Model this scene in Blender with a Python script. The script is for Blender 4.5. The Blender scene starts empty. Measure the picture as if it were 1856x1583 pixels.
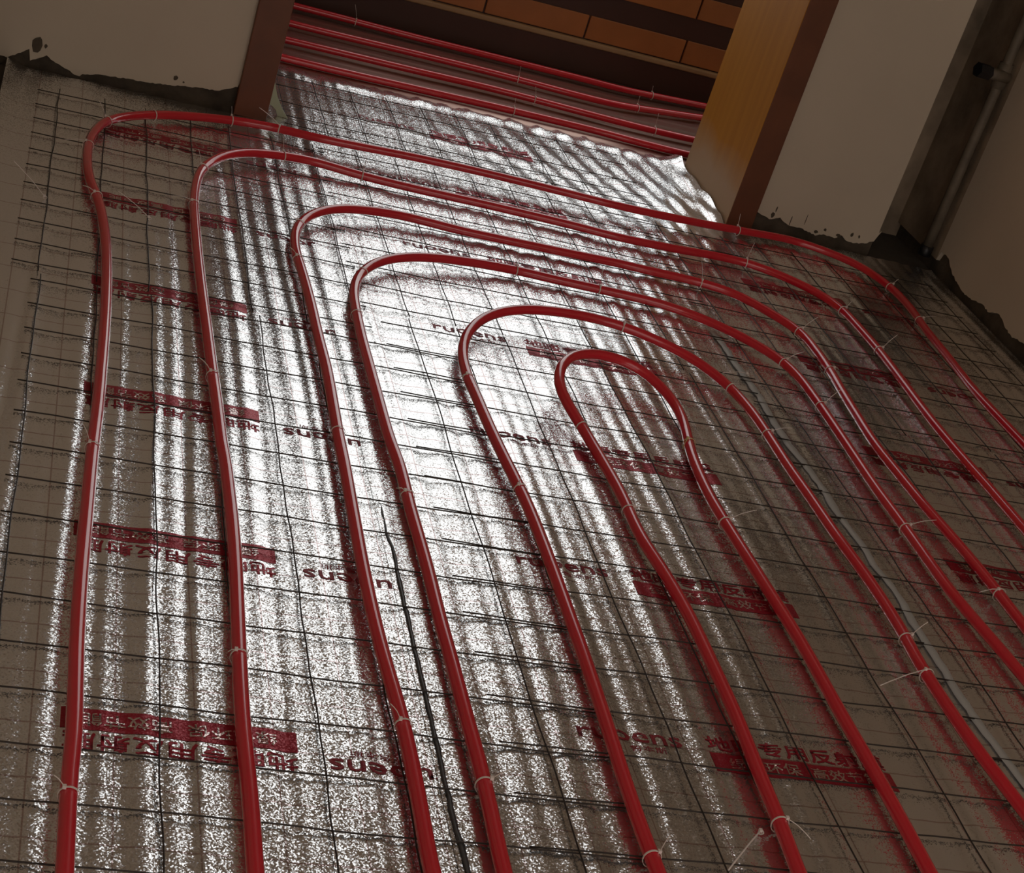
import bpy, math, random
import numpy as np
from mathutils import Matrix, Vector

# ---------------------------------------------------------------- camera
C = bpy.context.scene.collection
scene = bpy.context.scene
cam_d = bpy.data.cameras.new('camera'); cam = bpy.data.objects.new('camera', cam_d); C.objects.link(cam)
CAMR = ((0.93832507, -0.16461714, -0.30405141),
        (-0.18927713, 0.49135054, -0.85014635),
        (0.28934449, 0.85526361, 0.42988827))
m = Matrix(CAMR).to_4x4(); m.translation = Vector((0, 0, 4/3)); cam.matrix_world = m
cam_d.sensor_fit = 'HORIZONTAL'; cam_d.sensor_width = 36.0
cam_d.lens = 3065.46/1856*36.0
cam_d.clip_start = .05; cam_d.clip_end = 60
scene.camera = cam

# ---------------------------------------------------------------- light and exposure
w = bpy.data.worlds.new('room_air'); scene.world = w; w.use_nodes = True
bg = w.node_tree.nodes['Background']; bg.inputs[0].default_value = (1.0, .89, .80, 1); bg.inputs[1].default_value = 1.0
ld = bpy.data.lights.new('window_daylight', 'AREA'); ld.shape = 'RECTANGLE'; ld.size = 2.5; ld.size_y = 2.15
ld.energy = 10.8; ld.color = (.76, .91, 1.0)
lo = bpy.data.objects.new('window_daylight', ld); C.objects.link(lo)
lo.location = (2.2, 5.36, 1.6); lo.rotation_euler = (math.radians(-90), 0, 0)
scene.view_settings.view_transform = 'Standard'; scene.view_settings.look = 'None'
scene.view_settings.gamma = 1; scene.view_settings.use_curve_mapping = False
scene.view_settings.exposure = 0.0

rnd = random.Random(7); nr = np.random.RandomState(11)

# ---------------------------------------------------------------- helpers
def link(name, me, mat=None, parent=None):
    o = bpy.data.objects.new(name, me); C.objects.link(o)
    if mat is not None and me is not None and not me.materials: me.materials.append(mat)
    if parent is not None: o.parent = parent
    return o
def pymesh(name, v, f, smooth=False):
    me = bpy.data.meshes.new(name)
    me.from_pydata([tuple(map(float, p)) for p in v], [], [tuple(map(int, q)) for q in f])
    if smooth: me.polygons.foreach_set('use_smooth', [True]*len(me.polygons))
    me.update(); return me
def tag(o, label=None, cat=None, group=None, kind=None):
    if label: o['label'] = label
    if cat: o['category'] = cat
    if group: o['group'] = group
    if kind: o['kind'] = kind
    return o
def empty(name, loc):
    o = bpy.data.objects.new(name, None); C.objects.link(o); o.location = loc; o.empty_display_size = .05; return o
def shift(v, loc): return [(p[0]-loc[0], p[1]-loc[1], p[2]-loc[2]) for p in v]
def boxvf(x0, x1, y0, y1, z0, z1, b=0.0):
    v = [(x0,y0,z0),(x1,y0,z0),(x1,y1,z0),(x0,y1,z0),(x0,y0,z1),(x1,y0,z1),(x1,y1,z1),(x0,y1,z1)]
    f = [(3,2,1,0),(4,5,6,7),(0,1,5,4),(1,2,6,5),(2,3,7,6),(3,0,4,7)]
    return v, f
def join(parts):
    V, F = [], []
    for v, f in parts:
        n = len(V); V += list(v); F += [tuple(i+n for i in q) for q in f]
    return V, F
def box_obj(name, b, mat, parent=None, bevel=0.0, loc=None):
    v, f = boxvf(*b)
    if loc is not None: v = shift(v, loc)
    o = link(name, pymesh(name, v, f), mat, parent)
    if bevel:
        md = o.modifiers.new('bevel', 'BEVEL'); md.width = bevel; md.segments = 2
    return o
def tubevf(pts, r, n=12, cap=True, flat=None):
    pts = np.array(pts, float); N = len(pts)
    t = np.gradient(pts, axis=0); t /= np.linalg.norm(t, axis=1)[:, None]
    up = np.array([0, 0, 1.0])
    if abs(t[0]@up) > .9: up = np.array([1.0, 0, 0])
    s = np.cross(t, up); s /= np.linalg.norm(s, axis=1)[:, None]; u = np.cross(s, t)
    a = np.linspace(0, 2*math.pi, n, endpoint=False)
    ru, rs = (r, r) if flat is None else flat
    V = (pts[:, None, :] + s[:, None, :]*(np.cos(a)*rs)[None, :, None] + u[:, None, :]*(np.sin(a)*ru)[None, :, None]).reshape(-1, 3)
    F = []
    for i in range(N-1):
        for j in range(n):
            k = (j+1) % n
            F.append((i*n+j, (i+1)*n+j, (i+1)*n+k, i*n+k))
    if cap: F.append(tuple(range(n))); F.append(tuple((N-1)*n+j for j in reversed(range(n))))
    return [tuple(p) for p in V], F
def prism_y(poly, y0, y1):
    """polygon in x,z extruded from y0 (front) to y1 (back)"""
    n = len(poly); v = [(x, y0, z) for x, z in poly]+[(x, y1, z) for x, z in poly]
    f = [tuple(range(n)), tuple(range(2*n-1, n-1, -1))]+[(i, n+i, n+(i+1) % n, (i+1) % n) for i in range(n)]
    return v, f
def prism_x(poly, x0, x1):
    n = len(poly); v = [(x0, y, z) for y, z in poly]+[(x1, y, z) for y, z in poly]
    f = [tuple(range(n)), tuple(range(2*n-1, n-1, -1))]+[(i, n+i, n+(i+1) % n, (i+1) % n) for i in range(n)]
    return v, f
def resample(p, step):
    p = np.array(p, float); d = np.r_[0, np.cumsum(np.linalg.norm(np.diff(p, axis=0), axis=1))]
    n = max(2, int(d[-1]/step)+1); s = np.linspace(0, d[-1], n)
    return np.stack([np.interp(s, d, p[:, k]) for k in range(p.shape[1])], 1)

# ---------------------------------------------------------------- materials
def mat(name):
    M = bpy.data.materials.new(name); M.use_nodes = True
    return M, M.node_tree, M.node_tree.nodes['Principled BSDF']
def N(t, typ, **k):
    n = t.nodes.new(typ)
    for a, b in k.items(): setattr(n, a, b)
    return n
def simple(name, col, rough, metal=0.0, noise=0.0, nscale=8.0, bump=0.0, bscale=60.0, coat=0.0):
    M, t, b = mat(name)
    b.inputs['Base Color'].default_value = (*col, 1); b.inputs['Roughness'].default_value = rough; b.inputs['Metallic'].default_value = metal
    if coat: b.inputs['Coat Weight'].default_value = coat; b.inputs['Coat Roughness'].default_value = .04
    tc = N(t, 'ShaderNodeTexCoord')
    if noise:
        nz = N(t, 'ShaderNodeTexNoise'); nz.inputs['Scale'].default_value = nscale; nz.inputs['Detail'].default_value = 6
        t.links.new(tc.outputs['Object'], nz.inputs['Vector'])
        mr = N(t, 'ShaderNodeMapRange'); mr.inputs[1].default_value = .3; mr.inputs[2].default_value = .7
        mr.inputs[3].default_value = 1-noise; mr.inputs[4].default_value = 1+noise
        t.links.new(nz.outputs[0], mr.inputs[0])
        mx = N(t, 'ShaderNodeVectorMath', operation='SCALE'); mx.inputs[0].default_value = col
        t.links.new(mr.outputs[0], mx.inputs['Scale']); t.links.new(mx.outputs[0], b.inputs['Base Color'])
    if bump:
        nb = N(t, 'ShaderNodeTexNoise'); nb.inputs['Scale'].default_value = bscale; nb.inputs['Detail'].default_value = 4
        t.links.new(tc.outputs['Object'], nb.inputs['Vector'])
        bp = N(t, 'ShaderNodeBump'); bp.inputs['Distance'].default_value = bump; bp.inputs['Strength'].default_value = 1
        t.links.new(nb.outputs[0], bp.inputs['Height']); t.links.new(bp.outputs[0], b.inputs['Normal'])
    return M

FOIL_ROUGH, FOIL_BUMP, FOIL_SCALE, FOIL_LONG = .185, .19, 560.0, 1.5
def foil(name, col, metal, rough=FOIL_ROUGH, bump=FOIL_BUMP, grid=False, gloss_bump=True):
    M, t, b = mat(name)
    b.inputs['Base Color'].default_value = (*col, 1); b.inputs['Metallic'].default_value = metal; b.inputs['Roughness'].default_value = rough
    g = N(t, 'ShaderNodeNewGeometry')
    if gloss_bump:
        # embossed facets: every cell of the film is tilted a little its own way
        vo = N(t, 'ShaderNodeTexVoronoi'); vo.inputs['Scale'].default_value = FOIL_SCALE
        t.links.new(g.outputs['Position'], vo.inputs['Vector'])
        sb = N(t, 'ShaderNodeVectorMath', operation='SUBTRACT'); sb.inputs[1].default_value = (.5, .5, .5)
        t.links.new(vo.outputs['Color'], sb.inputs[0])
        ml = N(t, 'ShaderNodeVectorMath', operation='MULTIPLY'); ml.inputs[1].default_value = (bump, bump*FOIL_LONG, 0)
        t.links.new(sb.outputs[0], ml.inputs[0])
        ad = N(t, 'ShaderNodeVectorMath', operation='ADD'); t.links.new(ml.outputs[0], ad.inputs[0]); t.links.new(g.outputs['Normal'], ad.inputs[1])
        nm = N(t, 'ShaderNodeVectorMath', operation='NORMALIZE'); t.links.new(ad.outputs[0], nm.inputs[0]); t.links.new(nm.outputs[0], b.inputs['Normal'])
    if grid:
        sep = N(t, 'ShaderNodeSeparateXYZ'); t.links.new(g.outputs['Position'], sep.inputs[0])
        outs = []
        for ax, off, wd in ((0, .031, .010), (1, .066, .014)):
            a = N(t, 'ShaderNodeMath', operation='MULTIPLY_ADD'); a.inputs[1].default_value = 10.0; a.inputs[2].default_value = -off*10+.5
            t.links.new(sep.outputs[ax], a.inputs[0])
            fr = N(t, 'ShaderNodeMath', operation='FRACT'); t.links.new(a.outputs[0], fr.inputs[0])
            cm = N(t, 'ShaderNodeMath', operation='COMPARE'); cm.inputs[1].default_value = .5; cm.inputs[2].default_value = wd
            t.links.new(fr.outputs[0], cm.inputs[0]); outs.append(cm)
        mx = N(t, 'ShaderNodeMath', operation='MAXIMUM'); t.links.new(outs[0].outputs[0], mx.inputs[0]); t.links.new(outs[1].outputs[0], mx.inputs[1])
        mc = N(t, 'ShaderNodeMix', data_type='RGBA'); mc.inputs[6].default_value = (*col, 1); mc.inputs[7].default_value = (.30, .10, .09, 1)
        ms = N(t, 'ShaderNodeMath', operation='MULTIPLY'); ms.inputs[1].default_value = .5
        t.links.new(mx.outputs[0], ms.inputs[0]); t.links.new(ms.outputs[0], mc.inputs[0]); t.links.new(mc.outputs[2], b.inputs['Base Color'])
    return M
M_foil = foil('silver_foil', (.85, .86, .87), .95, grid=True)
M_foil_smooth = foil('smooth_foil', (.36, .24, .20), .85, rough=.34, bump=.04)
M_print = foil('red_print', (.36, .012, .03), .45, rough=.36)
M_logo = foil('dark_red_print', (.27, .012, .022), .25, rough=.5)
M_knock = foil('unprinted_foil_lettering', (.80, .66, .64), .9)
M_tape = simple('clear_seam_tape', (.46, .47, .46), .6)
M_gap = simple('dark_board_joint', (.09, .095, .10), .35, .3)
M_pipe = simple('red_plastic', (.66, .013, .032), .22, coat=.8)
M_wire = simple('dark_steel_wire', (.045, .035, .03), .5, .6, noise=.25, nscale=30)
M_tie = simple('white_nylon', (.78, .70, .66), .4)
M_tie_y = simple('yellowed_nylon', (.62, .48, .22), .4)
M_floor = simple('bare_screed', (.10, .085, .07), .9, noise=.3, nscale=6, bump=.002, bscale=40)
M_wall = simple('cream_plaster', (.60, .52, .415), .85, noise=.06, nscale=2.5, bump=.0012, bscale=25)
M_conc = simple('dark_bare_concrete', (.09, .07, .05), .95, noise=.45, nscale=14, bump=.004, bscale=50)
M_stain = simple('stained_render', (.34, .26, .185), .9, noise=.45, nscale=7, bump=.002, bscale=30)
M_tilewall = simple('dark_brown_wall_paint', (.060, .022, .014), .5, noise=.12, nscale=5)
M_bead = simple('beige_bead', (.38, .25, .13), .5, noise=.1)
M_tile = simple('tan_glazed_tile', (.40, .15, .045), .35, noise=.12, nscale=9)
M_foam = simple('pale_green_foam', (.46, .52, .38), .8)
M_white = simple('white_window_frame', (.7, .7, .68), .4)
M_riser = simple('dirty_grey_pipe', (.16, .13, .095), .6, noise=.3, nscale=20)
M_black = simple('black_plastic_cap', (.012, .012, .014), .4)
M_debris = simple('white_foil_scrap', (.8, .78, .74), .4, .4)
def wood(name, worn):
    M, t, b = mat(name)
    g = N(t, 'ShaderNodeNewGeometry'); mp = N(t, 'ShaderNodeMapping'); mp.inputs['Scale'].default_value = (30, 30, 1.6)
    t.links.new(g.outputs['Position'], mp.inputs['Vector'])
    nz = N(t, 'ShaderNodeTexNoise'); nz.inputs['Scale'].default_value = 1.5; nz.inputs['Detail'].default_value = 5
    t.links.new(mp.outputs[0], nz.inputs['Vector'])
    cr = N(t, 'ShaderNodeValToRGB'); cr.color_ramp.elements[0].position = .3; cr.color_ramp.elements[1].position = .7
    cr.color_ramp.elements[0].color = (.50, .20, .012, 1); cr.color_ramp.elements[1].color = (.58, .25, .018, 1)
    t.links.new(nz.outputs[0], cr.inputs[0])
    if worn:
        sep = N(t, 'ShaderNodeSeparateXYZ'); t.links.new(g.outputs['Position'], sep.inputs[0])
        n2 = N(t, 'ShaderNodeTexNoise'); n2.inputs['Scale'].default_value = 7; t.links.new(g.outputs['Position'], n2.inputs['Vector'])
        ad = N(t, 'ShaderNodeMath', operation='MULTIPLY_ADD'); ad.inputs[1].default_value = .10; t.links.new(n2.outputs[0], ad.inputs[0]); t.links.new(sep.outputs[2], ad.inputs[2])
        mr = N(t, 'ShaderNodeMapRange'); mr.inputs[1].default_value = .24; mr.inputs[2].default_value = .13; mr.inputs[3].default_value = 0; mr.inputs[4].default_value = .85
        t.links.new(ad.outputs[0], mr.inputs[0])
        mx = N(t, 'ShaderNodeMix', data_type='RGBA'); mx.inputs[7].default_value = (.56, .41, .27, 1)
        t.links.new(mr.outputs[0], mx.inputs[0]); t.links.new(cr.outputs[0], mx.inputs[6]); t.links.new(mx.outputs[2], b.inputs['Base Color'])
    else:
        t.links.new(cr.outputs[0], b.inputs['Base Color'])
    b.inputs['Roughness'].default_value = .62
    return M
M_jamb = wood('lit_orange_varnished_wood', True); M_trim = simple('shaded_brown_varnished_wood', (.155, .050, .020), .45, noise=.15, nscale=12)  # same wood: jamb colour carries the window light, trim colour the shade

# ---------------------------------------------------------------- surveyed positions in metres
PIPES = {
 'L1': [[0.1776,1.3514,0.019],[0.1776,1.3815,0.019],[0.1776,1.4116,0.019],[0.1776,1.4416,0.019],[0.1776,1.4717,0.019],[0.1776,1.5018,0.019],[0.1777,1.5319,0.019],[0.1782,1.562,0.019],[0.1792,1.5921,0.019],[0.1801,1.6221,0.019],[0.1803,1.6522,0.019],[0.1801,1.6823,0.019],[0.1797,1.7124,0.019],[0.1793,1.7425,0.019],[0.1789,1.7725,0.019],[0.1786,1.8026,0.019],[0.1785,1.8327,0.019],[0.1786,1.8628,0.019],[0.1788,1.8929,0.019],[0.179,1.923,0.019],[0.1794,1.9531,0.019],[0.1798,1.9832,0.019],[0.1804,2.0132,0.019],[0.1811,2.0433,0.019],[0.1819,2.0734,0.019],[0.1826,2.1035,0.019],[0.1833,2.1336,0.019],[0.184,2.1637,0.019],[0.1846,2.1937,0.019],[0.1853,2.2238,0.019],[0.1861,2.2539,0.019],[0.1869,2.284,0.019],[0.1879,2.3141,0.019],[0.189,2.3441,0.019],[0.1902,2.3742,0.019],[0.1914,2.4043,0.019],[0.1925,2.4343,0.019],[0.1935,2.4644,0.019],[0.1943,2.4945,0.019],[0.195,2.5246,0.019],[0.1956,2.5546,0.019],[0.1962,2.5847,0.019],[0.1969,2.6148,0.019],[0.1975,2.6449,0.019],[0.1981,2.675,0.019],[0.1987,2.7051,0.019],[0.1991,2.7352,0.019],[0.1995,2.7652,0.019],[0.1998,2.7953,0.019],[0.2,2.8254,0.019],[0.2001,2.8555,0.019],[0.2001,2.8856,0.019],[0.2,2.9157,0.019],[0.1998,2.9458,0.019],[0.1995,2.9759,0.019],[0.199,3.006,0.019],[0.1984,3.036,0.019],[0.1976,3.0661,0.019],[0.1966,3.0962,0.019],[0.1953,3.1262,0.019],[0.1937,3.1563,0.019],[0.1917,3.1863,0.019],[0.1892,3.2163,0.019],[0.1865,3.2463,0.019],[0.1834,3.2762,0.019],[0.1799,3.3061,0.019],[0.1758,3.3359,0.019],[0.1707,3.3655,0.019],[0.165,3.395,0.019],[0.1599,3.4247,0.019],[0.156,3.4545,0.019],[0.1532,3.4844,0.019],[0.1513,3.5144,0.019],[0.15,3.5445,0.019],[0.1493,3.5746,0.019],[0.1493,3.6046,0.019],[0.1502,3.6347,0.019],[0.1523,3.6647,0.019],[0.1556,3.6946,0.019],[0.1602,3.7243,0.019],[0.1662,3.7537,0.019],[0.1741,3.7827,0.019],[0.1845,3.8107,0.019],[0.198,3.8374,0.019],[0.2151,3.8618,0.019],[0.235,3.8841,0.019],[0.2568,3.9048,0.019],[0.2798,3.9241,0.019],[0.304,3.9419,0.019],[0.3293,3.958,0.019],[0.3558,3.9722,0.019],[0.3829,3.9852,0.019],[0.4105,3.9972,0.0189],[0.4384,4.0084,0.0188],[0.4668,4.0179,0.0189],[0.4959,4.0253,0.0193],[0.5255,4.0302,0.0199],[0.5554,4.0323,0.0207],[0.5851,4.0312,0.022],[0.6143,4.0257,0.0238],[0.6428,4.0171,0.0261],[0.6714,4.0082,0.0284],[0.7005,4.0011,0.0307],[0.73,3.9965,0.0326],[0.7599,3.9945,0.0338],[0.7899,3.9946,0.0346],[0.82,3.996,0.035],[0.85,3.9979,0.0354],[0.88,3.9999,0.0356],[0.91,4.0017,0.0358],[0.9401,4.0032,0.0359],[0.9702,4.0041,0.0361],[1.0002,4.0047,0.0362],[1.0303,4.005,0.0362],[1.0604,4.0051,0.0362],[1.0905,4.005,0.0362],[1.1206,4.0047,0.0361],[1.1507,4.0042,0.036],[1.1808,4.0036,0.0358],[1.2108,4.0029,0.0355],[1.2409,4.002,0.0353],[1.271,4.0011,0.035],[1.3011,4.0,0.0347],[1.3311,3.9988,0.0344],[1.3612,3.9974,0.0342],[1.3912,3.9956,0.034],[1.4212,3.993,0.034],[1.4511,3.9902,0.0341],[1.4811,3.9886,0.034],[1.5112,3.9885,0.0338],[1.5412,3.9897,0.0333],[1.5712,3.9916,0.0327],[1.6012,3.9941,0.0321],[1.6311,3.997,0.0314],[1.661,4.0004,0.0307],[1.6908,4.0044,0.0299],[1.7205,4.0091,0.029],[1.7501,4.0145,0.028],[1.7796,4.0205,0.0269],[1.809,4.0266,0.0259],[1.8384,4.0328,0.0249],[1.8679,4.0389,0.0239],[1.8973,4.0453,0.023],[1.9266,4.0521,0.0221],[1.9559,4.0588,0.0213],[1.9853,4.0647,0.0205],[2.015,4.0689,0.0198],[2.0448,4.0699,0.0192],[2.0744,4.0666,0.0188],[2.1031,4.0587,0.0187],[2.1307,4.0472,0.0188],[2.1571,4.0329,0.0189],[2.1821,4.0165,0.019],[2.2047,3.9972,0.019],[2.2234,3.9743,0.019],[2.2382,3.9485,0.019],[2.2496,3.9208,0.019],[2.2585,3.8922,0.019],[2.2652,3.8629,0.019],[2.2696,3.8332,0.019],[2.2717,3.8033,0.019],[2.2718,3.7733,0.019],[2.2707,3.7432,0.019],[2.2686,3.7132,0.019],[2.2656,3.6833,0.019],[2.2618,3.6535,0.019],[2.258,3.6236,0.019],[2.2549,3.5937,0.019],[2.2526,3.5637,0.019],[2.2508,3.5337,0.019],[2.2492,3.5036,0.019],[2.2476,3.4736,0.019],[2.2458,3.4435,0.019],[2.2437,3.4135,0.019],[2.2413,3.3835,0.019],[2.2386,3.3536,0.019],[2.2361,3.3236,0.019],[2.2339,3.2936,0.019],[2.2323,3.2635,0.019],[2.2314,3.2335,0.019],[2.2312,3.2034,0.019],[2.2315,3.1733,0.019],[2.2321,3.1432,0.019],[2.233,3.1131,0.019],[2.234,3.0831,0.019],[2.2349,3.053,0.019],[2.2358,3.0229,0.019],[2.2365,2.9928,0.019],[2.2371,2.9627,0.019],[2.2376,2.9327,0.019],[2.2381,2.9026,0.019],[2.2386,2.8725,0.019],[2.239,2.8424,0.019],[2.2395,2.8123,0.019]],
 'L2': [[0.3865,1.3745,0.019],[0.3864,1.4046,0.019],[0.3864,1.4347,0.019],[0.3868,1.4648,0.019],[0.3872,1.4949,0.019],[0.3875,1.525,0.019],[0.3875,1.5551,0.019],[0.3873,1.5852,0.019],[0.3869,1.6153,0.019],[0.3866,1.6454,0.019],[0.3865,1.6755,0.019],[0.3867,1.7056,0.019],[0.3872,1.7357,0.019],[0.3878,1.7658,0.019],[0.3886,1.7958,0.019],[0.3894,1.8259,0.019],[0.3902,1.856,0.019],[0.3911,1.8861,0.019],[0.392,1.9162,0.019],[0.3929,1.9463,0.019],[0.3938,1.9764,0.019],[0.3946,2.0064,0.019],[0.3953,2.0365,0.019],[0.3958,2.0666,0.019],[0.3963,2.0967,0.019],[0.3965,2.1268,0.019],[0.3965,2.1569,0.019],[0.3964,2.187,0.019],[0.3961,2.2171,0.019],[0.3957,2.2472,0.019],[0.3953,2.2773,0.019],[0.3948,2.3073,0.019],[0.3939,2.3362,0.019],[0.3926,2.3628,0.019],[0.3912,2.3891,0.019],[0.3904,2.4178,0.019],[0.3899,2.4477,0.019],[0.3894,2.4778,0.019],[0.3889,2.5079,0.019],[0.3883,2.5379,0.019],[0.3875,2.568,0.019],[0.3867,2.5981,0.019],[0.3859,2.6282,0.019],[0.3851,2.6583,0.019],[0.3845,2.6884,0.019],[0.3839,2.7185,0.019],[0.3833,2.7486,0.019],[0.3827,2.7787,0.019],[0.3821,2.8088,0.019],[0.3814,2.8389,0.019],[0.3807,2.8689,0.019],[0.3799,2.899,0.019],[0.3792,2.9291,0.019],[0.3786,2.9592,0.019],[0.3781,2.9893,0.019],[0.3775,3.0194,0.019],[0.3771,3.0495,0.019],[0.3767,3.0796,0.019],[0.3763,3.1097,0.019],[0.376,3.1398,0.019],[0.3758,3.1699,0.019],[0.3756,3.2,0.019],[0.3755,3.2301,0.019],[0.3754,3.2602,0.019],[0.3754,3.2903,0.019],[0.3754,3.3204,0.019],[0.3754,3.3505,0.019],[0.3756,3.3806,0.019],[0.3762,3.4107,0.019],[0.3773,3.4407,0.0189],[0.3789,3.4708,0.0189],[0.3811,3.5008,0.0189],[0.3838,3.5308,0.0192],[0.3872,3.5607,0.0198],[0.3918,3.5903,0.021],[0.3986,3.6194,0.0228],[0.4083,3.6476,0.0253],[0.4213,3.6744,0.0281],[0.4374,3.6995,0.0309],[0.456,3.7228,0.0331],[0.4768,3.7444,0.0341],[0.4995,3.7638,0.0341],[0.5244,3.7803,0.0335],[0.5509,3.7943,0.0324],[0.5784,3.8065,0.0311],[0.6064,3.8171,0.0297],[0.6351,3.8258,0.0281],[0.6644,3.8314,0.0265],[0.6942,3.8336,0.0246],[0.7241,3.8333,0.0226],[0.7541,3.8318,0.0208],[0.7841,3.8298,0.0195],[0.8141,3.8274,0.0188],[0.8441,3.8247,0.0186],[0.8741,3.822,0.0187],[0.9041,3.8197,0.0189],[0.9341,3.8181,0.019],[0.9642,3.8172,0.019],[0.9943,3.8168,0.019],[1.0244,3.8166,0.019],[1.0545,3.8164,0.019],[1.0846,3.816,0.019],[1.1147,3.8152,0.019],[1.1447,3.8141,0.019],[1.1748,3.8128,0.019],[1.2049,3.8113,0.019],[1.2349,3.8097,0.019],[1.265,3.808,0.019],[1.295,3.806,0.019],[1.325,3.8037,0.019],[1.3549,3.8007,0.019],[1.3847,3.7967,0.019],[1.4145,3.7926,0.019],[1.4444,3.79,0.019],[1.4745,3.7891,0.019],[1.5046,3.7894,0.019],[1.5346,3.7904,0.019],[1.5647,3.7918,0.019],[1.5948,3.7936,0.019],[1.6248,3.7958,0.019],[1.6547,3.7989,0.019],[1.6845,3.8028,0.019],[1.7143,3.8065,0.019],[1.7443,3.8085,0.019],[1.7743,3.8083,0.019],[1.8041,3.8056,0.019],[1.8333,3.7994,0.019],[1.8612,3.789,0.019],[1.8877,3.775,0.019],[1.9127,3.7585,0.019],[1.9365,3.7402,0.019],[1.9586,3.72,0.019],[1.9781,3.6974,0.019],[1.9943,3.6723,0.019],[2.0068,3.6453,0.019],[2.0157,3.6168,0.019],[2.021,3.5873,0.019],[2.0235,3.5574,0.019],[2.0247,3.5274,0.019],[2.0257,3.4973,0.019],[2.0266,3.4672,0.019],[2.0273,3.4371,0.019],[2.0277,3.407,0.019],[2.0275,3.3769,0.019],[2.0268,3.3469,0.019],[2.0256,3.3168,0.019],[2.0241,3.2867,0.019],[2.0224,3.2567,0.019],[2.0207,3.2266,0.019],[2.019,3.1966,0.019],[2.0172,3.1665,0.019],[2.0155,3.1365,0.019],[2.0138,3.1064,0.019],[2.0122,3.0764,0.019],[2.011,3.0463,0.019],[2.0101,3.0162,0.019],[2.0097,2.9861,0.019],[2.0097,2.956,0.019],[2.0099,2.9259,0.019],[2.0103,2.8958,0.019],[2.011,2.8657,0.019],[2.0119,2.8357,0.019],[2.0129,2.8056,0.019],[2.014,2.7755,0.019],[2.015,2.7454,0.019],[2.0158,2.7153,0.019],[2.0165,2.6852,0.019],[2.0171,2.6551,0.019],[2.0178,2.6251,0.019],[2.0185,2.595,0.019],[2.0193,2.5649,0.019],[2.0202,2.5348,0.019],[2.0211,2.5047,0.019],[2.022,2.4746,0.019],[2.0229,2.4445,0.019],[2.0235,2.4245,0.019]],
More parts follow.
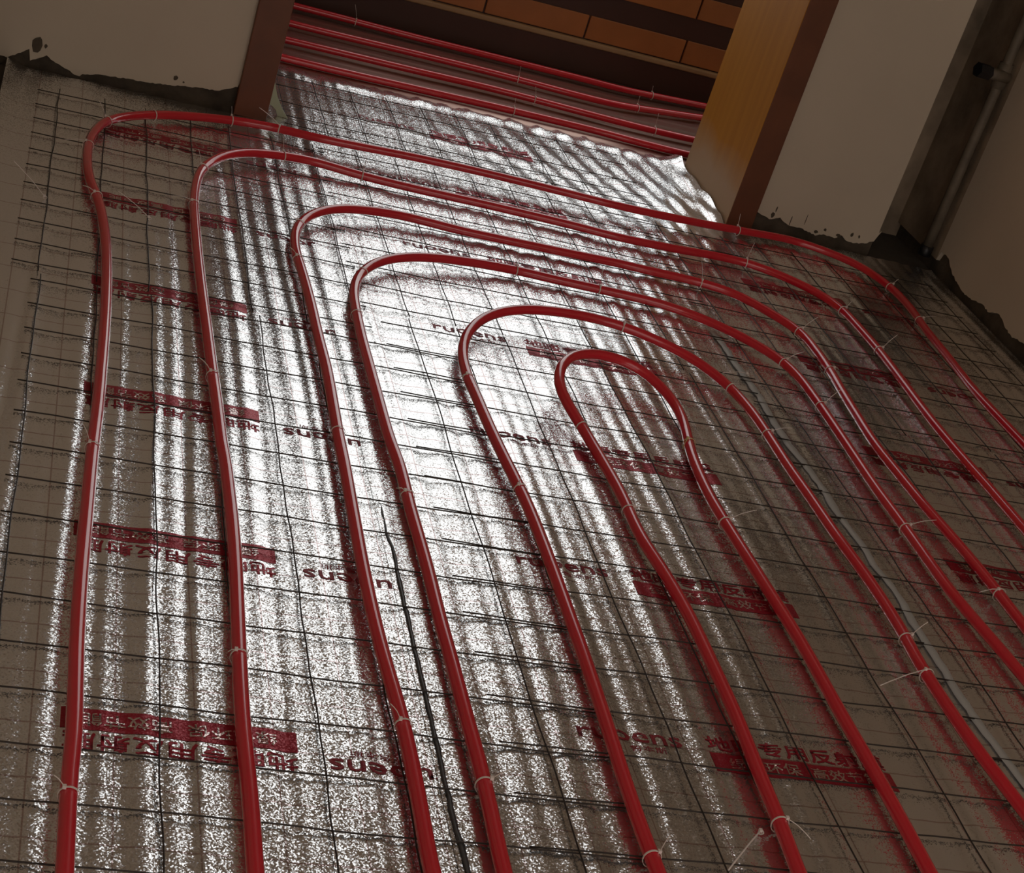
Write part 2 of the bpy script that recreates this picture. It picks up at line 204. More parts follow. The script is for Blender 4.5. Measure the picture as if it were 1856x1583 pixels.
 'L3': [[0.6012,1.3983,0.019],[0.5991,1.4283,0.019],[0.5982,1.4584,0.019],[0.5984,1.4885,0.019],[0.5991,1.5186,0.019],[0.5998,1.5487,0.019],[0.6005,1.5788,0.019],[0.601,1.6089,0.019],[0.6013,1.639,0.019],[0.6013,1.6691,0.019],[0.6011,1.6992,0.019],[0.6003,1.7293,0.019],[0.5992,1.7594,0.019],[0.5977,1.7895,0.019],[0.596,1.8195,0.019],[0.5944,1.8496,0.019],[0.593,1.8797,0.019],[0.592,1.9098,0.019],[0.5912,1.9399,0.019],[0.5906,1.97,0.019],[0.5902,2.0001,0.019],[0.59,2.0302,0.019],[0.59,2.0603,0.019],[0.5901,2.0904,0.019],[0.5903,2.1205,0.019],[0.5907,2.1506,0.019],[0.5912,2.1807,0.019],[0.5917,2.2109,0.019],[0.5921,2.241,0.019],[0.5926,2.2711,0.019],[0.5931,2.3012,0.019],[0.5936,2.3313,0.019],[0.594,2.3614,0.019],[0.5944,2.3915,0.019],[0.5945,2.4216,0.019],[0.5944,2.4517,0.019],[0.5944,2.4818,0.019],[0.5949,2.5119,0.019],[0.5954,2.542,0.019],[0.596,2.5721,0.019],[0.5966,2.6023,0.019],[0.5972,2.6324,0.019],[0.5978,2.6625,0.019],[0.5982,2.6926,0.019],[0.5985,2.7227,0.019],[0.5983,2.7528,0.019],[0.5977,2.7829,0.019],[0.5969,2.813,0.019],[0.5961,2.8431,0.019],[0.5956,2.8732,0.019],[0.5953,2.9033,0.019],[0.5951,2.9334,0.019],[0.595,2.9635,0.019],[0.5947,2.9936,0.019],[0.5942,3.0238,0.019],[0.5935,3.0539,0.019],[0.5927,3.084,0.019],[0.5917,3.1141,0.019],[0.5907,3.1441,0.019],[0.5894,3.1742,0.019],[0.5878,3.2043,0.019],[0.5862,3.2344,0.019],[0.5854,3.2644,0.0189],[0.5859,3.2945,0.0189],[0.5875,3.3246,0.0191],[0.5903,3.3545,0.0199],[0.5953,3.384,0.0213],[0.6033,3.4128,0.023],[0.6149,3.4403,0.025],[0.6297,3.4661,0.0271],[0.6476,3.4901,0.0289],[0.668,3.512,0.0299],[0.6906,3.5316,0.0301],[0.7153,3.5484,0.0299],[0.742,3.5619,0.0294],[0.7698,3.5731,0.0287],[0.7983,3.5828,0.0277],[0.8271,3.5912,0.0263],[0.8564,3.5972,0.0249],[0.8862,3.6002,0.0235],[0.9162,3.6009,0.0222],[0.9463,3.6003,0.021],[0.9764,3.5994,0.0199],[1.0065,3.5986,0.0192],[1.0366,3.5982,0.0188],[1.0667,3.598,0.0189],[1.0968,3.5982,0.019],[1.1269,3.5985,0.019],[1.157,3.5988,0.019],[1.1871,3.5993,0.019],[1.2172,3.5997,0.019],[1.2473,3.6002,0.019],[1.2774,3.6009,0.019],[1.3075,3.6017,0.019],[1.3376,3.6028,0.019],[1.3677,3.6039,0.019],[1.3978,3.604,0.019],[1.4278,3.6024,0.019],[1.4577,3.5999,0.019],[1.4878,3.5979,0.019],[1.5178,3.5968,0.019],[1.5479,3.596,0.019],[1.578,3.5945,0.019],[1.6079,3.5917,0.019],[1.6376,3.587,0.019],[1.6664,3.5792,0.019],[1.6933,3.5669,0.019],[1.7172,3.5495,0.019],[1.7379,3.5281,0.019],[1.7565,3.5045,0.019],[1.774,3.48,0.019],[1.7907,3.4551,0.019],[1.8056,3.4291,0.019],[1.8166,3.4015,0.019],[1.8226,3.3724,0.019],[1.8247,3.3426,0.019],[1.825,3.3125,0.019],[1.8248,3.2824,0.019],[1.824,3.2523,0.019],[1.8225,3.2222,0.019],[1.8202,3.1922,0.019],[1.8173,3.1622,0.019],[1.8139,3.1323,0.019],[1.8105,3.1024,0.019],[1.8075,3.0724,0.019],[1.8048,3.0425,0.019],[1.8022,3.0125,0.019],[1.7997,2.9825,0.019],[1.7971,2.9525,0.019],[1.7945,2.9224,0.019],[1.7922,2.8924,0.019],[1.7905,2.8624,0.019],[1.7898,2.8323,0.019],[1.7901,2.8022,0.019],[1.7912,2.7721,0.019],[1.7925,2.742,0.019],[1.7936,2.7119,0.019],[1.7948,2.6819,0.019],[1.7961,2.6518,0.019],[1.7978,2.6217,0.019],[1.8001,2.5917,0.019],[1.8029,2.5617,0.019],[1.8057,2.5317,0.019],[1.8083,2.5017,0.019],[1.8108,2.4717,0.019],[1.8129,2.4417,0.019],[1.8148,2.4116,0.019],[1.8163,2.3816,0.019],[1.8173,2.3515,0.019],[1.818,2.3214,0.019],[1.8184,2.2913,0.019],[1.8188,2.2612,0.019],[1.8193,2.231,0.019],[1.8202,2.201,0.019],[1.8214,2.1709,0.019],[1.8228,2.1408,0.019],[1.8244,2.1107,0.019],[1.8259,2.0806,0.019],[1.8265,2.0706,0.019]],
 'L4': [[0.6907,1.4082,0.019],[0.6898,1.4383,0.019],[0.6898,1.4684,0.019],[0.6905,1.4985,0.019],[0.6916,1.5286,0.019],[0.6928,1.5587,0.019],[0.6938,1.5888,0.019],[0.6945,1.6189,0.019],[0.6948,1.649,0.019],[0.6948,1.6791,0.019],[0.6946,1.7092,0.019],[0.6942,1.7393,0.019],[0.694,1.7694,0.019],[0.6939,1.7995,0.019],[0.6939,1.8297,0.019],[0.6939,1.8598,0.019],[0.6938,1.8899,0.019],[0.6935,1.92,0.019],[0.6932,1.9501,0.019],[0.6931,1.9802,0.019],[0.6933,2.0103,0.019],[0.6936,2.0405,0.019],[0.694,2.0706,0.019],[0.6942,2.1007,0.019],[0.6941,2.1308,0.019],[0.6938,2.1609,0.019],[0.6933,2.191,0.019],[0.6928,2.2211,0.019],[0.6923,2.2512,0.019],[0.6921,2.2814,0.019],[0.6923,2.3115,0.019],[0.6926,2.3416,0.019],[0.6929,2.3717,0.019],[0.6928,2.4018,0.019],[0.6919,2.4319,0.019],[0.6901,2.4619,0.019],[0.6881,2.4919,0.019],[0.6869,2.522,0.019],[0.6864,2.5521,0.019],[0.6861,2.5822,0.019],[0.6859,2.6123,0.019],[0.6857,2.6425,0.019],[0.6855,2.6726,0.019],[0.6852,2.7027,0.019],[0.685,2.7328,0.019],[0.6848,2.7629,0.019],[0.6845,2.793,0.019],[0.6842,2.8231,0.019],[0.684,2.8533,0.019],[0.684,2.8834,0.019],[0.6842,2.9135,0.019],[0.6847,2.9436,0.019],[0.6853,2.9737,0.019],[0.6861,3.0038,0.019],[0.687,3.0339,0.019],[0.6883,3.064,0.019],[0.6905,3.094,0.019],[0.6942,3.1239,0.0189],[0.6996,3.1534,0.0191],[0.7072,3.1824,0.0198],[0.7174,3.2106,0.0211],[0.7306,3.2373,0.0227],[0.7467,3.2626,0.0243],[0.7654,3.2859,0.0257],[0.7868,3.3068,0.0268],[0.8104,3.3253,0.0275],[0.8356,3.3414,0.0279],[0.8624,3.355,0.0281],[0.8902,3.3663,0.028],[0.9187,3.3758,0.0277],[0.9477,3.384,0.0271],[0.9768,3.3915,0.0262],[1.006,3.3988,0.0249],[1.0352,3.4061,0.0231],[1.0645,3.4126,0.0213],[1.094,3.4173,0.0198],[1.1238,3.4188,0.0189],[1.1538,3.4171,0.0188],[1.1837,3.4144,0.0189],[1.2137,3.4125,0.019],[1.2438,3.4114,0.019],[1.2739,3.4105,0.019],[1.304,3.4096,0.019],[1.3341,3.4084,0.019],[1.3642,3.4069,0.019],[1.3942,3.4048,0.019],[1.4241,3.4018,0.019],[1.4537,3.3967,0.019],[1.4826,3.3887,0.019],[1.5105,3.3777,0.019],[1.5374,3.3643,0.019],[1.5633,3.3491,0.019],[1.588,3.3321,0.019],[1.6113,3.3132,0.019],[1.6331,3.2925,0.019],[1.6532,3.2702,0.019],[1.6715,3.2464,0.019],[1.6871,3.2209,0.019],[1.6993,3.1936,0.019],[1.7077,3.165,0.019],[1.7129,3.1354,0.019],[1.7155,3.1055,0.019],[1.7165,3.0754,0.019],[1.7167,3.0453,0.019],[1.7165,3.0152,0.019],[1.7161,2.9851,0.019],[1.7155,2.955,0.019],[1.7147,2.9249,0.019],[1.7138,2.8948,0.019],[1.7129,2.8647,0.019],[1.7119,2.8346,0.019],[1.7108,2.8045,0.019],[1.7097,2.7744,0.019],[1.7085,2.7443,0.019],[1.7073,2.7142,0.019],[1.7063,2.6841,0.019],[1.7056,2.654,0.019],[1.7055,2.6239,0.019],[1.7059,2.5938,0.019],[1.7064,2.5637,0.019],[1.7068,2.5336,0.019],[1.7069,2.5035,0.019],[1.7068,2.4733,0.019],[1.7066,2.4432,0.019],[1.7063,2.4131,0.019],[1.706,2.383,0.019],[1.7058,2.3529,0.019],[1.7059,2.3228,0.019],[1.707,2.2927,0.019],[1.7091,2.2627,0.019],[1.712,2.2327,0.019],[1.7152,2.2028,0.019],[1.7186,2.1728,0.019],[1.7221,2.1429,0.019],[1.7254,2.113,0.019],[1.7285,2.0831,0.019],[1.7315,2.0531,0.019],[1.7344,2.0231,0.019],[1.7374,1.9931,0.019],[1.7404,1.9632,0.019],[1.7434,1.9332,0.019],[1.7444,1.9232,0.019]],
 'L5': [[0.8998,1.4313,0.019],[0.8989,1.4615,0.019],[0.8981,1.4916,0.019],[0.8976,1.5218,0.019],[0.8974,1.5519,0.019],[0.8977,1.582,0.019],[0.8982,1.6122,0.019],[0.8989,1.6423,0.019],[0.8998,1.6725,0.019],[0.9009,1.7026,0.019],[0.9021,1.7327,0.019],[0.9032,1.7628,0.019],[0.9043,1.793,0.019],[0.9053,1.8231,0.019],[0.9062,1.8532,0.019],[0.907,1.8834,0.019],[0.9077,1.9135,0.019],[0.9083,1.9436,0.019],[0.9087,1.9738,0.019],[0.909,2.0039,0.019],[0.9094,2.0341,0.019],[0.9098,2.0642,0.019],[0.9102,2.0944,0.019],[0.9105,2.1245,0.019],[0.9107,2.1546,0.019],[0.9108,2.1848,0.019],[0.9108,2.2149,0.019],[0.9107,2.2451,0.019],[0.9105,2.2752,0.019],[0.9101,2.3054,0.019],[0.9093,2.3355,0.019],[0.9081,2.3656,0.019],[0.9063,2.3957,0.019],[0.9042,2.4258,0.019],[0.902,2.4558,0.019],[0.8996,2.4859,0.019],[0.8973,2.516,0.019],[0.8952,2.546,0.019],[0.8933,2.5761,0.019],[0.8916,2.6062,0.019],[0.8902,2.6363,0.019],[0.8889,2.6665,0.019],[0.8878,2.6966,0.019],[0.8867,2.7267,0.019],[0.8855,2.7568,0.019],[0.884,2.7869,0.0189],[0.883,2.817,0.0191],[0.8832,2.8471,0.0198],[0.8848,2.8772,0.0209],[0.8881,2.907,0.0224],[0.8935,2.9366,0.0241],[0.9011,2.9656,0.0262],[0.9113,2.9937,0.0284],[0.9242,3.0207,0.0307],[0.9395,3.0464,0.0334],[0.9577,3.0699,0.0364],[0.9791,3.0903,0.0398],[1.0034,3.1072,0.0433],[1.03,3.1206,0.0464],[1.058,3.131,0.0488],[1.087,3.1387,0.0505],[1.1165,3.1444,0.0514],[1.1463,3.1491,0.0516],[1.1762,3.153,0.0511],[1.2061,3.1558,0.05],[1.2361,3.1565,0.0484],[1.266,3.1548,0.0466],[1.2955,3.1498,0.0447],[1.3244,3.142,0.0426],[1.3527,3.1321,0.0401],[1.3802,3.1201,0.0375],[1.4063,3.1056,0.0347],[1.4307,3.0885,0.032],[1.4527,3.0685,0.0291],[1.4718,3.0457,0.0259],[1.4881,3.0208,0.0228],[1.5007,2.994,0.0203],[1.509,2.9654,0.0191],[1.514,2.9358,0.0188],[1.5172,2.9059,0.0189],[1.5193,2.8758,0.019],[1.5205,2.8457,0.019],[1.521,2.8156,0.019],[1.5212,2.7854,0.019],[1.5212,2.7553,0.019],[1.5211,2.7252,0.019],[1.521,2.695,0.019],[1.5213,2.6649,0.019],[1.5222,2.6347,0.019],[1.5235,2.6046,0.019],[1.5248,2.5745,0.019],[1.5257,2.5444,0.019],[1.5264,2.5142,0.019],[1.5269,2.4841,0.019],[1.5277,2.454,0.019],[1.5288,2.4238,0.019],[1.5304,2.3937,0.019],[1.5323,2.3637,0.019],[1.5341,2.3336,0.019],[1.5355,2.3035,0.019],[1.5364,2.2733,0.019],[1.537,2.2432,0.019],[1.5371,2.213,0.019],[1.5367,2.1829,0.019],[1.5358,2.1528,0.019],[1.5342,2.1227,0.019],[1.5317,2.0926,0.019],[1.5292,2.0626,0.019],[1.5276,2.0325,0.019],[1.5271,2.0024,0.019],[1.5272,1.9723,0.019],[1.5275,1.9421,0.019],[1.5279,1.912,0.019],[1.5286,1.8819,0.019],[1.5298,1.8517,0.019],[1.5318,1.8217,0.019],[1.5344,1.7916,0.019],[1.5372,1.7616,0.019],[1.5401,1.7316,0.019],[1.5431,1.7016,0.019],[1.5461,1.6716,0.019],[1.5491,1.6416,0.019],[1.5522,1.6116,0.019]],
 'L6': [[1.1009,1.4536,0.019],[1.1029,1.4837,0.019],[1.105,1.5137,0.019],[1.1073,1.5437,0.019],[1.1096,1.5737,0.019],[1.1116,1.6038,0.019],[1.1132,1.6338,0.019],[1.1145,1.6639,0.019],[1.1159,1.694,0.019],[1.1174,1.7241,0.019],[1.1191,1.7541,0.019],[1.1209,1.7842,0.019],[1.1226,1.8143,0.019],[1.1238,1.8444,0.019],[1.1245,1.8745,0.019],[1.125,1.9046,0.019],[1.1253,1.9347,0.019],[1.1255,1.9648,0.019],[1.1258,1.9949,0.019],[1.126,2.025,0.019],[1.1259,2.0551,0.019],[1.1253,2.0852,0.019],[1.1239,2.1153,0.019],[1.122,2.1453,0.019],[1.1196,2.1753,0.019],[1.1166,2.2053,0.019],[1.113,2.2352,0.019],[1.1092,2.2651,0.019],[1.1061,2.295,0.019],[1.1043,2.325,0.019],[1.1039,2.3551,0.019],[1.1044,2.3852,0.019],[1.105,2.4153,0.019],[1.1049,2.4454,0.019],[1.1039,2.4755,0.019],[1.1023,2.5055,0.0189],[1.1002,2.5356,0.0188],[1.0977,2.5656,0.019],[1.0947,2.5955,0.0198],[1.091,2.6253,0.0211],[1.0863,2.655,0.0232],[1.0801,2.6841,0.0267],[1.0722,2.7126,0.0316],[1.0644,2.741,0.0375],[1.0587,2.7697,0.0437],[1.0576,2.7987,0.0496],[1.0622,2.8275,0.0546],[1.0719,2.8553,0.0583],[1.0861,2.8812,0.061],[1.1048,2.904,0.0627],[1.1277,2.9228,0.0631],[1.1534,2.9377,0.0618],[1.181,2.9486,0.0591],[1.2097,2.9552,0.0551],[1.2386,2.9567,0.05],[1.2658,2.9507,0.0444],[1.2881,2.9351,0.039],[1.3051,2.912,0.0341],[1.3179,2.8856,0.0296],[1.3265,2.8575,0.0254],[1.3302,2.8282,0.0219],[1.3296,2.7984,0.0197],[1.326,2.7687,0.0188],[1.3208,2.7391,0.0188],[1.3152,2.7095,0.0189],[1.3098,2.6798,0.019],[1.3052,2.6501,0.019],[1.3015,2.6202,0.019],[1.2988,2.5903,0.019],[1.2966,2.5602,0.019],[1.2948,2.5302,0.019],[1.2938,2.5001,0.019],[1.2938,2.47,0.019],[1.2946,2.4399,0.019],[1.2959,2.4098,0.019],[1.2974,2.3798,0.019],[1.2989,2.3497,0.019],[1.3005,2.3196,0.019],[1.3021,2.2895,0.019],[1.3038,2.2595,0.019],[1.3053,2.2294,0.019],[1.3069,2.1993,0.019],[1.3085,2.1693,0.019],[1.3101,2.1392,0.019],[1.3117,2.1091,0.019],[1.313,2.079,0.019],[1.3139,2.049,0.019],[1.3142,2.0188,0.019],[1.3142,1.9887,0.019],[1.3139,1.9586,0.019],[1.3137,1.9285,0.019],[1.3135,1.8984,0.019],[1.3136,1.8683,0.019],[1.3139,1.8382,0.019],[1.3143,1.8081,0.019],[1.3148,1.778,0.019],[1.315,1.7479,0.019],[1.315,1.7177,0.019],[1.3148,1.6876,0.019],[1.3145,1.6575,0.019],[1.314,1.6274,0.019],[1.3135,1.5973,0.019],[1.3129,1.5672,0.019],[1.3122,1.5371,0.019],[1.3117,1.507,0.019],[1.3112,1.4769,0.019]],
 'C1': [[0.5968,4.6784,0.019],[0.6267,4.6736,0.019],[0.6569,4.6709,0.019],[0.6872,4.6698,0.019],[0.7176,4.6692,0.019],[0.748,4.6688,0.019],[0.7784,4.6687,0.019],[0.8088,4.6688,0.019],[0.8392,4.6692,0.019],[0.8696,4.6699,0.019],[0.8999,4.6708,0.019],[0.9303,4.6719,0.019],[0.9607,4.6732,0.019],[0.991,4.6744,0.019],[1.0214,4.6757,0.019],[1.0518,4.6769,0.019],[1.0821,4.6781,0.019],[1.1125,4.6793,0.019],[1.1429,4.6805,0.019],[1.1732,4.6817,0.019],[1.2036,4.6829,0.019],[1.234,4.6839,0.019],[1.2644,4.6847,0.019],[1.2948,4.6852,0.019],[1.3251,4.6856,0.019],[1.3555,4.6859,0.019],[1.3859,4.686,0.019],[1.4163,4.686,0.019],[1.4467,4.686,0.019],[1.4771,4.6858,0.019],[1.5075,4.6855,0.019],[1.5379,4.6851,0.019],[1.5683,4.6844,0.019],[1.5986,4.6833,0.019],[1.629,4.6815,0.019],[1.6592,4.6789,0.019],[1.6894,4.6756,0.019],[1.7197,4.6725,0.019],[1.7499,4.67,0.019],[1.7803,4.668,0.019],[1.8106,4.6662,0.019],[1.841,4.6647,0.019],[1.8713,4.6637,0.019],[1.9017,4.6636,0.019],[1.932,4.6646,0.019],[1.9623,4.6669,0.019],[1.9925,4.6702,0.019],[2.0227,4.6742,0.019],[2.0528,4.6784,0.019],[2.0728,4.6812,0.019]],
 'C2': [[0.6212,4.8581,0.019],[0.6514,4.8595,0.019],[0.6817,4.8603,0.019],[0.712,4.8606,0.019],[0.7423,4.8606,0.019],[0.7726,4.8607,0.019],[0.8029,4.8607,0.019],[0.8332,4.8607,0.019],[0.8635,4.8609,0.019],[0.8938,4.861,0.019],[0.924,4.8611,0.019],[0.9543,4.8613,0.019],[0.9846,4.8615,0.019],[1.0149,4.8618,0.019],[1.0452,4.8621,0.019],[1.0755,4.8626,0.019],[1.1058,4.8633,0.019],[1.1361,4.8642,0.019],[1.1663,4.8654,0.019],[1.1966,4.8666,0.019],[1.2269,4.8677,0.019],[1.2572,4.8684,0.019],[1.2875,4.8688,0.019],[1.3177,4.8686,0.019],[1.348,4.8677,0.019],[1.3783,4.8663,0.019],[1.4085,4.8644,0.019],[1.4387,4.8622,0.019],[1.4689,4.8597,0.019],[1.4991,4.857,0.019],[1.5293,4.8543,0.019],[1.5594,4.8516,0.019],[1.5896,4.8489,0.019],[1.6198,4.8465,0.019],[1.65,4.8442,0.019],[1.6802,4.842,0.019],[1.7104,4.8399,0.019],[1.7407,4.838,0.019],[1.7709,4.8365,0.019],[1.8012,4.8355,0.019],[1.8315,4.835,0.019],[1.8618,4.8351,0.019],[1.8921,4.8358,0.019],[1.9223,4.837,0.019],[1.9526,4.8387,0.019],[1.9828,4.8411,0.019],[2.0129,4.844,0.019],[2.043,4.8476,0.019],[2.073,4.8515,0.019],[2.103,4.8557,0.019],[2.133,4.8599,0.019],[2.153,4.8627,0.019]],
 'C3': [[0.6463,5.0614,0.019],[0.6761,5.057,0.019],[0.7062,5.0542,0.019],[0.7364,5.0527,0.019],[0.7666,5.0517,0.019],[0.7969,5.051,0.019],[0.8271,5.0506,0.019],[0.8574,5.0504,0.019],[0.8876,5.0504,0.019],[0.9178,5.0508,0.019],[0.9481,5.0515,0.019],[0.9783,5.0522,0.019],[1.0086,5.053,0.019],[1.0388,5.0538,0.019],[1.0691,5.0543,0.019],[1.0993,5.0547,0.019],[1.1295,5.0548,0.019],[1.1598,5.0549,0.019],[1.19,5.0548,0.019],[1.2203,5.0547,0.019],[1.2505,5.0543,0.019],[1.2808,5.0538,0.019],[1.311,5.0531,0.019],[1.3413,5.0522,0.019],[1.3715,5.051,0.019],[1.4017,5.0494,0.019],[1.4319,5.0475,0.019],[1.4621,5.0453,0.019],[1.4922,5.043,0.019],[1.5224,5.0406,0.019],[1.5525,5.0382,0.019],[1.5827,5.0359,0.019],[1.6128,5.0337,0.019],[1.643,5.0318,0.019],[1.6732,5.0304,0.019],[1.7035,5.0298,0.019],[1.7337,5.0305,0.019],[1.7637,5.0333,0.019],[1.7935,5.038,0.019],[1.8231,5.0443,0.019],[1.8524,5.0517,0.019],[1.8815,5.0599,0.019],[1.9105,5.0686,0.019],[1.9394,5.0773,0.019],[1.9684,5.086,0.019],[1.9974,5.0947,0.019],[2.0263,5.1035,0.019],[2.0552,5.1125,0.019],[2.0841,5.1216,0.019],[2.1128,5.1309,0.019],[2.1415,5.1405,0.019],[2.1702,5.1503,0.019],[2.1987,5.1602,0.019],[2.2273,5.1701,0.019],[2.2558,5.1802,0.019],[2.2844,5.1902,0.019]],
 'C4': [[0.6691,5.2702,0.019],[0.6994,5.2719,0.019],[0.7297,5.2725,0.019],[0.76,5.2721,0.019],[0.7903,5.2711,0.019],[0.8206,5.2699,0.019],[0.8509,5.2686,0.019],[0.8812,5.2672,0.019],[0.9115,5.2658,0.019],[0.9417,5.2641,0.019],[0.972,5.2623,0.019],[1.0023,5.2605,0.019],[1.0326,5.2588,0.019],[1.0628,5.2571,0.019],[1.0931,5.2557,0.019],[1.1234,5.2546,0.019],[1.1538,5.2537,0.019],[1.1841,5.2532,0.019],[1.2144,5.253,0.019],[1.2447,5.2529,0.019],[1.2751,5.253,0.019],[1.3054,5.2531,0.019],[1.3357,5.2531,0.019],[1.366,5.2531,0.019],[1.3964,5.253,0.019],[1.4267,5.2528,0.019],[1.457,5.2525,0.019],[1.4873,5.2521,0.019],[1.5177,5.2517,0.019],[1.548,5.2513,0.019],[1.5783,5.2509,0.019],[1.6086,5.2505,0.019],[1.6389,5.25,0.019],[1.6693,5.2494,0.019],[1.6996,5.2488,0.019],[1.7299,5.2479,0.019],[1.7602,5.2464,0.019],[1.7904,5.2444,0.019],[1.8206,5.2429,0.019],[1.8509,5.2434,0.019],[1.881,5.2459,0.019],[1.9111,5.2496,0.019],[1.9412,5.2538,0.019],[1.9712,5.2582,0.019],[2.0012,5.2626,0.019],[2.0312,5.2672,0.019],[2.0611,5.2718,0.019],[2.0911,5.2766,0.019],[2.121,5.2815,0.019],[2.1509,5.2866,0.019],[2.1808,5.2919,0.019],[2.2106,5.2975,0.019],[2.2403,5.3034,0.019],[2.27,5.3095,0.019],[2.2997,5.3157,0.019],[2.3294,5.3219,0.019]],
}
